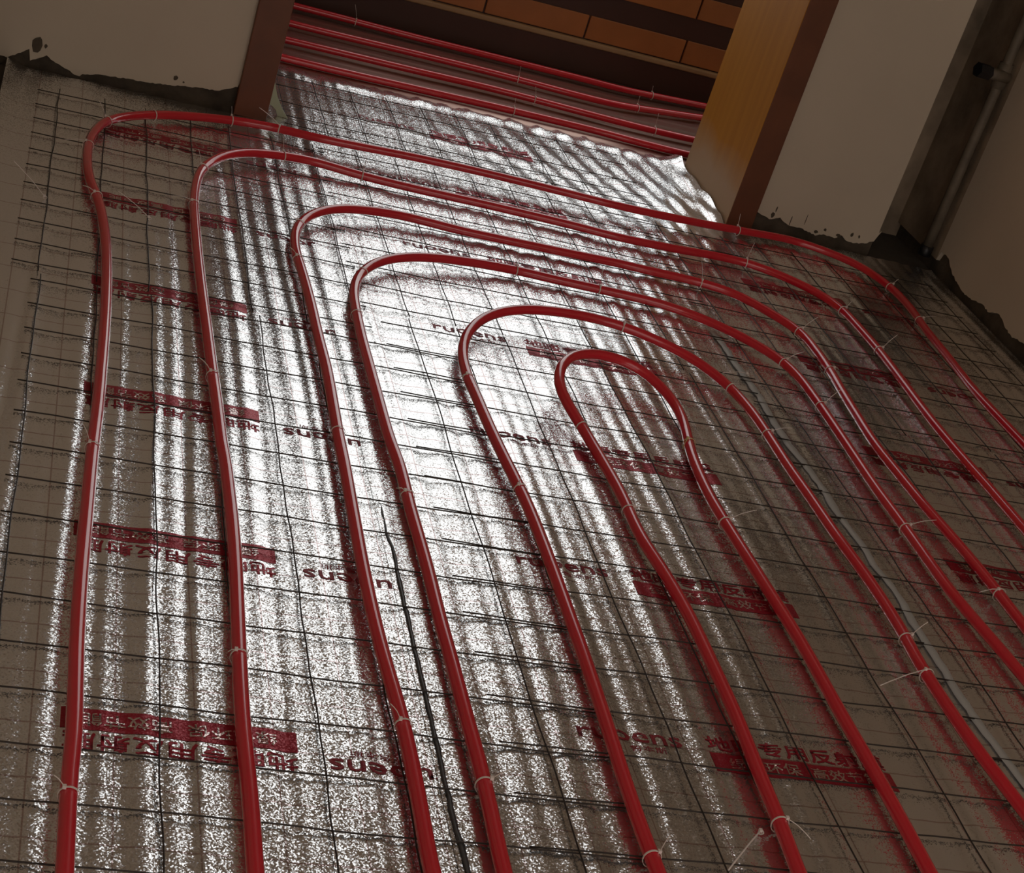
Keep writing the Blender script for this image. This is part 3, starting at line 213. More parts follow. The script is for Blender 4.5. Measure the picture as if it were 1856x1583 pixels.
TIES = [
 ('L1', [0.1887, 3.8198, 0.019], [0.433, 0.901, 0.0], [0.163, 3.8198, 0.0623], "tie at the start of the outermost loop's upper left bend"),
 ('L1', [0.2958, 3.9362, 0.019], [0.811, 0.585, -0.0], None, "tie without a tail just right of the outermost loop's upper left bend"),
 ('L1', [0.4862, 4.0231, 0.0191], [0.972, 0.233, 0.012], [0.4792, 4.0231, 0.0539], 'tie on the outermost loop just left of the left door trim'),
 ('L1', [0.6047, 4.028, 0.0232], [0.976, -0.207, 0.064], [0.5452, 4.028, 0.065], 'long tailed tie on the outermost loop below the left door trim'),
 ('L1', [0.1502, 3.6347, 0.019], [0.048, 0.999, 0.0], [0.0947, 3.6347, 0.0187], 'tie on the outermost loop at the left end of its bend, tail pointing left'),
 ('L1', [0.1742, 3.3458, 0.019], [-0.166, 0.986, 0.0], [0.1428, 3.3458, 0.0372], 'tie on the outermost loop just below its upper left bend'),
 ('L1', [0.1879, 2.3141, 0.019], [0.035, 0.999, -0.0], [0.1659, 2.3141, 0.0588], 'tie halfway down the left leg of the outermost loop'),
 ('L1', [0.1776, 1.5219, 0.019], [0.003, 1.0, 0.0], [0.1566, 1.5219, 0.0457], 'tie near the bottom of the left leg of the outermost loop'),
 ('L1', [1.8679, 4.0389, 0.0239], [0.978, 0.207, -0.031], [1.8581, 4.0389, 0.0696], 'tie on the outermost loop at the foot of the right door trim'),
 ('L1', [2.2652, 3.8629, 0.019], [0.186, -0.983, 0.0], [2.2802, 3.8629, 0.0463], 'tie on the outermost loop at its upper right bend'),
 ('L1', [2.2618, 3.6535, 0.019], [-0.131, -0.991, 0.0], [2.2992, 3.6535, 0.0388], 'tie on the outermost loop below its upper right bend, tail to the right'),
 ('', [0.0742, 3.3159, 0.008], [0.0, 1.0, 0.0], [0.0028, 3.3159, 0.0696], 'loose tie on the wire mesh left of the outermost loop, long tail'),
 ('', [0.2838, 3.3171, 0.008], [0.0, 1.0, 0.0], [0.2128, 3.3171, 0.0512], 'loose tie on the wire mesh between the two outermost left legs'),
 ('L2', [0.4015, 3.629, 0.0236], [0.308, 0.948, 0.079], [0.3828, 3.629, 0.0672], 'tie on the second loop at its upper left bend, tail pointing up'),
 ('L2', [0.3762, 3.4107, 0.019], [0.027, 1.0, -0.001], [0.3288, 3.4107, 0.0299], 'tie on the second loop just below its upper left bend'),
 ('L2', [0.597, 3.8138, 0.0301], [0.937, 0.347, -0.048], [0.5871, 3.8138, 0.0806], 'tie on the second loop right of its upper left bend'),
 ('L2', [0.7941, 3.829, 0.0192], [0.997, -0.077, -0.027], [0.7945, 3.829, 0.0629], 'tie on the top run of the second loop, left of the doorway middle'),
 ('L2', [0.3859, 2.6282, 0.019], [-0.026, 1.0, 0.0], [0.3554, 2.6282, 0.0502], 'tie halfway down the left leg of the second loop'),
 ('L2', [0.3894, 1.8259, 0.019], [0.027, 1.0, 0.0], [0.373, 1.8259, 0.0242], 'tie on the lower left leg of the second loop'),
 ('L2', [1.814, 3.8039, 0.019], [0.983, -0.185, 0.0], [1.8163, 3.8039, 0.0775], 'tie on the second loop below the right door trim'),
 ('L2', [2.0179, 3.607, 0.019], [0.195, -0.981, -0.0], [2.0333, 3.607, 0.0507], 'tie on the second loop at its upper right bend'),
 ('L2', [2.0276, 3.387, 0.019], [-0.007, -1.0, 0.0], [2.0572, 3.387, 0.0684], 'tie on the second loop below its upper right bend'),
 ('L3', [0.6033, 3.4128, 0.023], [0.327, 0.943, 0.064], [0.5523, 3.4128, 0.0475], 'tie on the third loop at its upper left bend'),
 ('L3', [0.5867, 3.2243, 0.019], [-0.051, 0.999, -0.0], [0.5625, 3.2243, 0.0434], 'tie on the third loop just below its upper left bend'),
 ('L3', [0.5947, 2.5019, 0.019], [0.015, 1.0, 0.0], None, 'tie without a tail halfway down the left leg of the third loop'),
 ('L3', [0.6006, 1.7193, 0.019], [-0.026, 1.0, 0.0], [0.5746, 1.7193, 0.052], 'tie near the bottom of the left leg of the third loop'),
 ('L3', [1.6179, 3.5904, 0.019], [0.989, -0.145, 0.0], [1.6009, 3.5904, 0.073], 'tie on the top run of the third loop, on its right half'),
 ('L3', [1.8166, 3.4015, 0.019], [0.287, -0.958, 0.0], [1.8488, 3.4015, 0.0652], 'curved tail tie on the third loop at its upper right bend'),
 ('L3', [1.8211, 3.2022, 0.019], [-0.079, -0.997, 0.0], [1.8402, 3.2022, 0.026], 'tie on the third loop below its upper right bend'),
 ('L3', [1.8182, 2.3113, 0.019], [0.014, -1.0, 0.0], [1.7767, 2.3113, 0.0165], 'tie on the third loop near the right edge of the mesh'),
 ('L4', [0.7215, 3.2196, 0.0216], [0.426, 0.903, 0.054], None, 'tie without a tail on the fourth loop at its upper left bend'),
 ('L4', [0.6861, 3.0038, 0.019], [0.028, 1.0, 0.0], None, 'tie without a tail on the fourth loop just below its upper left bend'),
 ('L4', [0.6924, 2.3215, 0.019], [0.012, 1.0, 0.0], [0.6701, 2.3215, 0.031], 'tie halfway down the left leg of the fourth loop'),
 ('L4', [0.6945, 1.6189, 0.019], [0.016, 1.0, -0.0], [0.7241, 1.6189, 0.0489], 'tie near the bottom of the left leg of the fourth loop'),
 ('L4', [1.1039, 3.4182, 0.0194], [0.997, 0.069, -0.033], [1.0949, 3.4182, 0.07], 'tie on the top run of the fourth loop, on its left half'),
 ('L4', [1.304, 3.4096, 0.019], [0.999, -0.034, 0.0], [1.2957, 3.4096, 0.075], 'tie on the top run of the fourth loop, on its right half'),
 ('L4', [1.6993, 3.1936, 0.019], [0.345, -0.939, 0.0], [1.736, 3.1936, 0.0548], 'tie on the fourth loop at its upper right bend'),
 ('L4', [1.7163, 2.9951, 0.019], [-0.015, -1.0, 0.0], [1.7445, 2.9951, 0.0651], 'tie on the fourth loop below its upper right bend'),
 ('L4', [1.7069, 2.5035, 0.019], [0.001, -1.0, 0.0], [1.7611, 2.5035, 0.0482], 'tie on the right leg of the fourth loop, tail touching the third loop'),
 ('L5', [0.8832, 2.807, 0.019], [-0.029, 1.0, 0.008], [0.8674, 2.807, 0.0195], 'tie on the fifth loop just below its upper left bend'),
 ('L5', [0.9056, 2.4057, 0.019], [-0.069, 0.998, 0.0], [0.8989, 2.4057, 0.047], 'tie halfway down the left leg of the fifth loop'),
 ('L5', [0.8977, 1.5117, 0.019], [-0.016, 1.0, 0.0], [0.9078, 1.5117, 0.0583], 'tie near the bottom of the left leg of the fifth loop'),
 ('L5', [1.2857, 3.1518, 0.0453], [0.981, -0.182, -0.065], [1.2778, 3.1518, 0.0881], 'tie on the top run of the fifth loop'),
 ('L5', [1.5007, 2.994, 0.0203], [0.352, -0.934, -0.063], None, 'tie without a tail on the fifth loop at its right shoulder'),
 ('L5', [1.5211, 2.8055, 0.019], [0.006, -1.0, 0.0], [1.567, 2.8055, 0.0434], 'tie on the right leg of the fifth loop beside the grey seam tape'),
 ('L5', [1.5334, 2.1127, 0.019], [-0.078, -0.997, 0.0], [1.5582, 2.1127, 0.0578], 'tie on the right leg of the fifth loop, tail across the seam tape'),
 ('L5', [1.5272, 2.0125, 0.019], [-0.012, -1.0, 0.0], [1.4274, 1.9746, 0.012], 'tie on the lower right leg of the fifth loop, long tail to the left'),
 ('L6', [1.0824, 2.6744, 0.0253], [-0.22, 0.968, 0.124], None, 'tie without a tail on the innermost loop, just below its bend'),
 ('L6', [1.1046, 2.3952, 0.019], [0.02, 1.0, 0.0], [1.1649, 2.3952, 0.0278], 'tie on the left leg of the innermost loop, tail to the right'),
 ('L6', [1.3134, 2.6996, 0.019], [-0.181, -0.984, 0.002], [1.2981, 2.6864, 0.012], "yellowed tie on the kink of the innermost loop's right leg"),
 ('L6', [1.2959, 2.4098, 0.019], [0.047, -0.999, 0.0], [1.3446, 2.4098, 0.0546], 'tie on the right leg of the innermost loop below the kink'),
 ('L6', [1.1116, 1.6038, 0.019], [0.06, 0.998, -0.0], [1.1549, 1.5868, 0.012], 'tie near the bottom of the left leg of the innermost loop'),
 ('', [1.5873, 3.1177, 0.008], [0.0, 1.0, 0.0], [1.5156, 3.0879, 0.012], 'loose tie on the wire mesh at the top of the grey seam tape'),
 ('', [1.0855, 1.5968, 0.008], [0.0, 1.0, 0.0], [1.0062, 1.5103, 0.012], 'loose tie on the wire mesh at the bottom, beside the innermost loop'),
 ('C4', [0.9417, 5.2641, 0.019], [0.998, -0.056, 0.0], [0.9277, 5.2641, 0.0715], 'tie on the farthest hallway pipe, nearest the left door trim'),
 ('C4', [1.9612, 5.2567, 0.019], [0.99, 0.144, 0.0], [1.9556, 5.2567, 0.0508], 'tie on the farthest hallway pipe, near the right door trim'),
 ('C3', [1.4419, 5.0468, 0.019], [0.998, -0.07, 0.0], [1.4394, 5.0468, 0.062], 'tie on the third hallway pipe from the room, middle of the doorway'),
 ('C3', [1.8524, 5.0517, 0.019], [0.965, 0.261, 0.0], [1.8477, 5.0517, 0.0596], 'tie on the third hallway pipe from the room, near the right door trim'),
 ('C2', [1.4588, 4.8605, 0.019], [0.997, -0.083, 0.0], [1.4499, 4.8605, 0.0593], 'tie on the second hallway pipe from the room, middle of the doorway'),
 ('C2', [1.8517, 4.835, 0.019], [1.0, 0.006, 0.0], [1.8454, 4.835, 0.0749], 'tie on the second hallway pipe from the room, near the right door trim'),
 ('C1', [1.3555, 4.6859, 0.019], [1.0, 0.006, 0.0], [1.3506, 4.6859, 0.0578], 'tie on the hallway pipe nearest the room'),
]
D = {
 'seamR': [[1.5727,3.3341],[1.5739,3.303],[1.5768,3.2479],[1.5771,3.1383],[1.5819,3.0104],[1.5749,2.894],[1.5753,2.8109],[1.5824,2.7376],[1.5874,2.6433],[1.5834,2.5507],[1.5871,2.4951],[1.5932,2.4417],[1.588,2.3688],[1.5961,2.3107],[1.596,2.2491],[1.5876,2.1992],[1.5898,2.145],[1.5886,2.0751],[1.5845,2.0016],[1.5846,1.9293],[1.591,1.8586],[1.596,1.797],[1.5987,1.7326],[1.602,1.6674]],
 'seamM': [[0.6498,2.3056],[0.6481,2.2116],[0.6521,2.1873],[0.6527,2.1495],[0.6516,2.1122],[0.651,2.0767],[0.6502,2.0306],[0.6513,1.9897],[0.6499,1.8931],[0.6504,1.8267],[0.6507,1.7626],[0.6504,1.7144],[0.65,1.673],[0.649,1.63],[0.6495,1.605],[0.6483,1.5562],[0.6518,1.5161],[0.6518,1.4771],[0.6528,1.4232]],
 'edgeL': [[-0.132,-0.0052],[-0.0423,0.0004],[-0.0046,0.0096],[-0.0049,0.0437],[0.0348,0.0357],[0.0589,0.0227],[0.1204,-0.0003],[0.1231,0.0098],[0.175,0.0186],[0.2281,0.0233],[0.2822,0.0244],[0.3348,0.0347],[0.38,0.0383],[0.4161,0.0421],[0.4526,0.045],[0.499,0.067],[0.5037,0.0876]],
 'edgeR': [[1.949,0.0544],[1.9824,0.0423],[2.0013,0.0381],[2.0256,0.0492],[2.0552,0.0332],[2.102,0.0323],[2.147,0.0223],[2.1732,0.0298],[2.2095,0.0276],[2.2224,0.039],[2.2524,0.0244],[2.2977,0.0297],[2.3277,0.0433],[2.3322,0.0605],[2.3401,0.0766],[2.3464,0.0895]],
 'edgeW': [[4.1579,0.0651],[4.0953,0.0345],[4.0503,0.0083],[3.9679,-0.0113],[3.9188,-0.011],[3.8497,0.0051],[3.799,0.0015],[3.785,0.0112],[3.7482,0.0209],[3.7111,0.0058],[3.6593,-0.0015],[3.6225,0.0062],[3.5707,0.0109]],
 'foam': [[0.5833,0.0999],[0.5868,0.0649],[0.5898,0.0271],[0.5986,0.0243],[0.6098,0.0161],[0.6171,-0.0005],[0.6253,-0.0254],[0.6442,-0.021],[0.626,0.0211],[0.6064,0.0504],[0.5929,0.0832]],
}

# ---------------------------------------------------------------- room geometry (metres; x right along the wall, y away, z up)
YW, XL, XR = 4.15, -.12, 2.54
DX0, DX1, YD = .581, 1.870, 4.556          # doorway and its depth
YC = 5.40                                  # hallway wall

# floor slab
v, f = boxvf(-1.2, 4.2, -.6, 5.6, -.12, -.014)
tag(link('floor', pymesh('floor', v, f), M_floor), 'bare floor slab under the silver foil', kind='structure')

# left wall
v, f = boxvf(XL-.2, XL, -.6, YW+.4, -.014, 2.8)
tag(link('wall_left', pymesh('wall_left', v, f), M_wall), 'plain plastered left side wall', kind='structure')
# rear (doorway) wall: dark bare base with cream plaster skins
wb = empty('wall_back', (0, YW, 0)); tag(wb, 'cream plastered wall with the doorway and ragged dark foot', kind='structure')
parts = [boxvf(XL, .56, YW+.012, YD-.006, -.014, 2.8), boxvf(1.90, 2.331, YW+.012, YD-.006, -.014, 2.8), boxvf(.56, 1.90, YW+.012, YD-.006, 2.14, 2.8)]
v, f = join(parts); link('masonry', pymesh('masonry', shift(v, (0, YW, 0)), f), M_conc, wb)
def rag(edge, amp=.0035, step=.006):
    e = np.array(sorted(edge), float); x = np.arange(e[0, 0], e[-1, 0], step); z = np.interp(x, e[:, 0], e[:, 1])
    z = z+amp*(nr.rand(len(x))-.4); return list(zip(x, np.maximum(z, .003)))
el = rag([(XL, .006), (-.05, .010)]+[tuple(p) for p in D['edgeL'] if p[0] > -.04 and not (.33 < p[0] < .35)])
poly = el+[(.505, .10), (.505, 2.8), (XL, 2.8)]
v, f = prism_y(poly, YW, YW+.012); link('plaster_skin', pymesh('plaster_skin', shift(v, (0, YW, 0)), f), M_wall, wb)
er = rag([tuple(p) for p in D['edgeR']][:15])
poly = [(1.945, .055)]+er+[(2.331, .07), (2.331, 2.8), (1.945, 2.8)]
v, f = prism_y(poly, YW, YW+.012); link('plaster_skin', pymesh('plaster_skin', shift(v, (0, YW, 0)), f), M_wall, wb)
v, f = boxvf(.505, 1.945, YW, YW+.012, 2.2, 2.8); link('plaster_skin', pymesh('plaster_skin', shift(v, (0, YW, 0)), f), M_wall, wb)
v, f = boxvf(2.325, 2.331, YW+.012, 4.44, .06, 2.8); link('plaster_skin', pymesh('plaster_skin', shift(v, (0, YW, 0)), f), M_stain, wb)
# holes and cracks left in the plaster
def chip(x, z, w_, h, y=YW-.0012):
    n = 9; pts = [(x+w_*math.cos(2*math.pi*i/n)*rnd.uniform(.6, 1.1), z+h*math.sin(2*math.pi*i/n)*rnd.uniform(.6, 1.1)) for i in range(n)]
    return prism_y(pts, y, y+.004)
ch = [chip(*c) for c in [(-.09, .03, .012, .02), (.345, .053, .007, .009), (.366, .047, .003, .003), (.012, .058, .016, .022), (.03, .058, .005, .006), (2.002, .052, .006, .010), (2.007, .071, .002, .010), (2.17, .045, .005, .006),
      (2.215, .038, .010, .006), (2.255, .048, .005, .007), (2.278, .047, .0035, .005), (2.103, .062, .0012, .016), (2.06, .048, .0015, .014), (2.145, .034, .008, .005)]]
v, f = join(ch); link('plaster_hole', pymesh('plaster_hole', shift(v, (0, YW, 0)), f), M_conc, wb)
# recess beside the pier and right wall
v, f = boxvf(2.331, XR+.2, 4.44, 4.56, -.014, 2.8); tag(link('wall_recess', pymesh('wall_recess', v, f), M_stain), 'stained unpainted recess wall right of the pier', kind='structure')
wr = empty('wall_right', (XR, 3, 0)); tag(wr, 'cream plastered right wall with a crumbling lower edge', kind='structure')
v, f = boxvf(XR+.012, XR+.2, -.6, 4.44, -.014, 2.8); link('masonry', pymesh('masonry', shift(v, (XR, 3, 0)), f), M_conc, wr)
ew = np.array(sorted([tuple(p) for p in D['edgeW']])); ew[:, 1] = np.clip(ew[:, 1]+.028, .004, .06)
yy = np.arange(-.6, 4.15, .008); zz = np.where(yy < ew[0, 0], .022+.012*np.sin(yy*23)+.006*np.sin(yy*61), np.interp(yy, ew[:, 0], ew[:, 1]))+.005*(nr.rand(len(yy))-.5)
poly = list(zip(yy, np.maximum(zz, .004)))+[(4.155, .03), (4.155, 2.8), (-.6, 2.8)]
v, f = prism_x(poly, XR, XR+.012); link('plaster_skin', pymesh('plaster_skin', shift(v, (XR, 3, 0)), f), M_wall, wr)

v, f = boxvf(XR, XR+.012, 4.156, 4.439, .03, 2.8); link('stained_skin', pymesh('stained_skin', shift(v, (XR, 3, 0)), f), M_stain, wr)
v, f = boxvf(-1.35, 4.35, -.6, YC+.15, 2.8, 2.92); tag(link('ceiling', pymesh('ceiling', v, f), M_wall), 'plain plastered ceiling', kind='structure')
# door trim and jamb linings: one wood, shade and light painted into two colours
def trim(name, b, M, label):
    o = box_obj(name, b, M, bevel=.002); tag(o, label, kind='structure'); return o
trim('trim_1', (.500, .583, YW-.018, YW+.012, .0, 2.2), M_trim, 'shaded-brown wooden architrave on the left of the doorway')
trim('trim_2', (1.871, 1.948, YW-.018, YW+.012, .0, 2.2), M_trim, 'shaded-brown wooden architrave on the right of the doorway')
trim('trim_3', (.584, 1.870, YW-.018, YW+.012, 2.12, 2.2), M_trim, 'shaded-brown wooden head casing over the doorway')
trim('trim_4', (.563, .581, YW+.0125, YD, 0, 2.12), M_jamb, 'lit-orange wooden lining of the left door jamb')
trim('trim_5', (1.870, 1.888, YW-.0165, YD, 0, 2.12), M_jamb, 'lit-orange wooden lining of the right door jamb, pale and worn at its foot')
trim('trim_6', (.582, 1.869, YW+.0125, YD, 2.12, 2.138), M_jamb, 'lit-orange wooden lining across the door head')

# hallway wall: dark plinth, bead, courses of tan tiles between dark bands
wh = empty('wall_hallway', (1.2, YC, 0)); tag(wh, 'dark brown hallway wall with two courses of long tan tiles', kind='structure')
hl = (1.2, YC, 0)
v, f = join([boxvf(-1.2, 4.2, YC, YC+.15, -.014, .5), boxvf(-1.2, .90, YC, YC+.15, .5, 2.8), boxvf(3.5, 4.2, YC, YC+.15, .5, 2.8), boxvf(.90, 3.5, YC, YC+.15, 2.72, 2.8)])
link('wall_body', pymesh('wall_body', shift(v, hl), f), M_tilewall, wh)
link('plinth', pymesh('plinth', shift(boxvf(-1.2, 4.2, YC-.016, YC, .0, .094)[0], hl), boxvf(0,1,0,1,0,1)[1]), M_tilewall, wh)
o = link('bead', pymesh('bead', shift(boxvf(-1.2, 4.2, YC-.024, YC, .095, .114)[0], hl), boxvf(0,1,0,1,0,1)[1]), M_bead, wh)
md = o.modifiers.new('bevel', 'BEVEL'); md.width = .006; md.segments = 3
tv, tf = boxvf(-.1735, .1735, -.009, 0, -.0385, .0385); tm = pymesh('tile', tv, tf); tm.materials.append(M_tile)
for zc, x0 in ((.156, 1.01+.353*.0), (.308, 1.015)):
    for k in range(-5, 8):
        o = link('tile', tm, None, wh); xk = x0+.353*k+.1765
        o.location = (xk-hl[0], rnd.uniform(-.001, .001), zc); o.scale = (1, 1, 1 if zc < .2 else .95)
        md = o.modifiers.new('bevel', 'BEVEL'); md.width = .0015; md.segments = 1
# hallway side walls, window
v, f = boxvf(-1.35, -1.2, YD, YC+.15, -.014, 2.8); tag(link('wall_hallway_left', pymesh('w', v, f), M_wall), 'left end wall of the hallway', kind='structure')
v, f = boxvf(4.2, 4.35, YD, YC+.15, -.014, 2.8); tag(link('wall_hallway_right', pymesh('w', v, f), M_wall), 'right end wall of the hallway', kind='structure')
v, f = boxvf(-1.35, XL-.2, YW+.3, YD, -.014, 2.8); tag(link('wall_hallway_near', pymesh('w', v, f), M_wall), 'near side wall of the hallway left of the doorway', kind='structure')
v, f = boxvf(XR+.2, 4.35, 4.42, YD, -.014, 2.8); tag(link('wall_hallway_near', pymesh('w', v, f), M_wall), 'near side wall of the hallway right of the doorway', kind='structure')
wn = empty('window_1', (2.2, YC, .5)); tag(wn, 'tall white framed window in the hallway wall', kind='structure')
wl = (2.2, YC, .5)
for nm, b in (('window_frame', [(.90, .96, YC+.03, YC+.09, .5, 2.72), (3.44, 3.5, YC+.03, YC+.09, .5, 2.72), (.96, 3.44, YC+.03, YC+.09, .5, .56), (.96, 3.44, YC+.03, YC+.09, 2.66, 2.72), (2.17, 2.23, YC+.03, YC+.09, .56, 2.66)]),):
    v, f = join([boxvf(*q) for q in b]); link(nm, pymesh(nm, shift(v, wl), f), M_white, wn)

# ---------------------------------------------------------------- foil
def ridges(x, y):
    z = np.zeros_like(x)
    mw = .010*np.sin(1.3*y+.4)+.006*np.sin(3.1*y+1.7+2*x)
    for lam, amp, ph, my in ((.131, .00050, .3, .7), (.071, .00036, 2.1, 1.9), (.041, .00040, 4.0, 2.6), (.031, .00025, 1.1, 4.1), (.0205, .00009, 2.9, 5.3)):
        z += amp*np.sin(2*math.pi*(x+mw)/lam+ph+.55*np.sin(my*y+ph*3))*(.75+.35*np.sin(1.7*y+9*x+ph))*1.9
    # long slow undulation and crumples by the doorway
    c = np.clip((y-3.75)/.35, 0, 1)*np.clip((x-.95)/.5, 0, 1)*np.clip((2.0-x)/.1, 0, 1)
    z += c*(.0026*np.sin(2*math.pi*(x+.28*(y-4)+.006*np.sin(9*y))/.072)+.0008*np.sin(2*math.pi*(x*.9-.15*y)/.045+1.3*np.sin(5*x)))
    d = np.exp(-((y-4.60-.012*np.sin(6*x))/.022)**2)
    z += d*(.006+.0015*np.sin(31*x)+.001*np.sin(71*x+1))*np.clip((y-4.4)/.1, 0, 1)
    d2 = np.exp(-((y-4.29+.05*(x-1.2)-.012*np.sin(9*x))/.016)**2)
    z += d2*.003*np.clip(1-np.abs(x-1.2)/.75, 0, 1)
    # edge curled up along the right jamb
    z += .020*np.clip((x-1.80)/.07, 0, 1)**1.5*np.clip((y-4.13)/.05, 0, 1)*(1+.2*np.sin(40*y))
    # turned up along the left wall
    z += .016*np.clip((.0-x)/.05, 0, 1)**2
    return z
def sheet(name, x0, x1, y0, y1, inside, zoff, M, label, dx=.006, dy=.015, hf=ridges):
    xs = np.linspace(x0, x1, int((x1-x0)/dx)+1); ys = np.linspace(y0, y1, int((y1-y0)/dy)+1)
    X, Y = np.meshgrid(xs, ys); Z = hf(X, Y)+zoff; nx, ny = len(xs), len(ys)
    loc = ((x0+x1)/2, (y0+y1)/2, 0)
    V = np.stack([X-loc[0], Y-loc[1], Z], -1).reshape(-1, 3)
    cx_, cy_ = (X[:-1, :-1]+X[1:, 1:])/2, (Y[:-1, :-1]+Y[1:, 1:])/2
    ok = inside(cx_, cy_); I = (np.arange(ny-1)[:, None]*nx+np.arange(nx-1)[None, :])[ok]
    F = np.stack([I, I+1, I+nx+1, I+nx], 1)
    used = np.zeros(len(V), bool); used[F.ravel()] = True; mp = np.cumsum(used)-1
    V = V[used]; F = mp[F]
    me = bpy.data.meshes.new(name); me.vertices.add(len(V)); me.vertices.foreach_set('co', V.astype(np.float32).ravel())
    me.loops.add(F.size); me.loops.foreach_set('vertex_index', F.astype(np.int32).ravel())
    me.polygons.add(len(F)); me.polygons.foreach_set('loop_start', np.arange(0, F.size, 4, dtype=np.int32)); me.polygons.foreach_set('use_smooth', np.ones(len(F), bool))
    me.update(calc_edges=True); me.validate()
    e = empty(name, loc); tag(e, label, 'foil')
    link('foil_film', me, M, e)
    return e
def inroom(x, y): return ((y < YW-.022) | ((x > DX0+.004) & (x < DX1-.004))) & (x > XL+.004) & (x < XR-.012)
f_left = sheet('foil_sheet', -.052, .652, .9, 4.645, lambda x, y: inroom(x, y), .0006, M_foil, 'silver reflective foil roll along the left wall, red print upside down')
f_mid = sheet('foil_sheet', .640, 1.594, .9, 4.665, lambda x, y: inroom(x, y), .0016, M_foil, 'middle silver foil roll running through the doorway, red print upright')
f_right = sheet('foil_sheet', 1.575, XR, 1.1, 4.63, lambda x, y: inroom(x, y), .0006, M_foil, 'silver foil roll along the right wall, right of the grey seam tape')
def hall_h(x, y): return .0008*np.sin(2*math.pi*y/.07+3*x)+.0004*np.sin(2*math.pi*y/.031+5*np.sin(2*x))+.006*np.exp(-((y-4.665)/.02)**2)
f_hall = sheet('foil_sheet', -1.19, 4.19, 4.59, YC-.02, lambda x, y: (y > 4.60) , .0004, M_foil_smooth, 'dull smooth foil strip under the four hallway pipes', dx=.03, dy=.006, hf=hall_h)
v = [(2.335, 4.13), (XR-.012, 4.13), (XR-.012, 4.435), (2.335, 4.435)]

# ---------------------------------------------------------------- printing on the foil
def glyphs(text, height, width):
    cu = bpy.data.curves.new('t', 'FONT'); cu.body = text; cu.size = 1.0; cu.resolution_u = 2
    ob = bpy.data.objects.new('t', cu); C.objects.link(ob)
    dg = bpy.context.evaluated_depsgraph_get(); dg.update()
    me = bpy.data.meshes.new_from_object(ob.evaluated_get(dg))
    V = np.array([v.co[:] for v in me.vertices], float)[:, :2]; F = [tuple(p.vertices) for p in me.polygons]
    bpy.data.objects.remove(ob); bpy.data.curves.remove(cu); bpy.data.meshes.remove(me)
    V -= V.min(0); V /= V.max(0); V[:, 0] *= width; V[:, 1] *= height
    return V, F
def boldify(VF, d):
    V, F = VF; Vs, Fs = [], []
    for k, (a, b) in enumerate(((0, 0), (d, 0), (0, d), (d, d))):
        n = sum(len(q) for q in Vs); Vs.append(V+np.array([a, b])); Fs += [tuple(i+n for i in q) for q in F]
    return np.concatenate(Vs), Fs
G_slogan = boldify(glyphs('\u5730\u6696\u4e13\u7528\u53cd\u5c04\u819c', .031, .288), .0011)
G_band = [glyphs('\u7eff\u8272\u73af\u4fdd', .024, .112), glyphs('\u9ad8\u6548\u8282\u80fd', .024, .112)]
G_logo = boldify(glyphs('ruoens', .021, .158), .0010)
G_small = glyphs('\u9c81\u672c\u65af', .013, .056)
G_band = [boldify(g, .0006) for g in G_band]
def bandgrid(w_, h):
    nx, ny = 49, 8; X, Y = np.meshgrid(np.linspace(0, w_, nx), np.linspace(0, h, ny))
    F = [(j*nx+i, j*nx+i+1, (j+1)*nx+i+1, (j+1)*nx+i) for j in range(ny-1) for i in range(nx-1)]
    return np.stack([X.ravel(), Y.ravel()], 1), F
BAND = bandgrid(.294, .040)
def put(name, VF, ox, oy, base, rot, lift, M, parent):
    V, F = VF; P = V+np.array([ox, oy])
    if rot: P = -P
    P = P+np.array(base); Z = ridges(P[:, 0], P[:, 1])+lift
    L = parent.location
    me = pymesh(name, np.stack([P[:, 0]-L[0], P[:, 1]-L[1], Z-L[2]], 1), F, True)
    return link(name, me, M, parent)
def imprint(base, rot, parent, zo):
    """base = lower left corner of the red band in reading direction"""
    put('printed_band', BAND, 0, 0, base, rot, zo+.0005, M_print, parent)
    put('printed_band_lettering', G_band[0], .026, .008, base, rot, zo+.0009, M_knock, parent)
    put('printed_band_lettering', G_band[1], .158, .008, base, rot, zo+.0009, M_knock, parent)
    put('printed_slogan', G_slogan, .002, .0455, base, rot, zo+.0005, M_print, parent)
    put('printed_logo', G_logo, -.198, .043, base, rot, zo+.0005, M_logo, parent)
    put('printed_small_lettering', G_small, -.124, .024, base, rot, zo+.0005, M_logo, parent)
for k in range(6): imprint((.460+.003*k, 1.704+.4305*k), True, f_left, .0006)
for k in range(7): imprint((1.064-.003*k, 1.724+.4285*k), False, f_mid, .0016)
for k in range(5): imprint((2.060+.004*k, 2.015+.4305*k), True, f_right, .0006)

# seam tape and board joint
def ribbon(name, pts, w_, z, M, label, cat, jit=.002, wend=None):
    p = resample([(a, b) for a, b in pts], .02); n = len(p); V = []; th = .0006
    for i, (x, y) in enumerate(p):
        ww = w_ if wend is None else w_*min(1, .15+i/(n*wend))
        a, b = x-ww/2+rnd.uniform(-jit, jit), x+ww/2+rnd.uniform(-jit, jit)
        za, zb = [float(ridges(np.array([q]), np.array([y]))[0])*.6+z for q in (a, b)]
        V += [(a, y, za), (b, y, zb), (a, y, za+th), (b, y, zb+th)]
    F = []
    for i in range(n-1):
        k = 4*i; F += [(k+2, k+3, k+7, k+6), (k, k+4, k+5, k+1), (k, k+2, k+6, k+4), (k+1, k+5, k+7, k+3)]
    c = p[n//2]; loc = (c[0], c[1], 0); o = link(name, pymesh(name, shift(V, loc), F, True), M); o.location = loc
    return tag(o, label, cat)
ribbon('seam_tape', D['seamR'], .017, .0042, M_tape, 'smooth grey tape strip over the seam beside the right foil roll', 'tape')
ribbon('board_joint', D['seamM'], .006, .0034, M_gap, 'thin dark strip in the joint between left and middle foil rolls', 'joint strip', .001, .3)

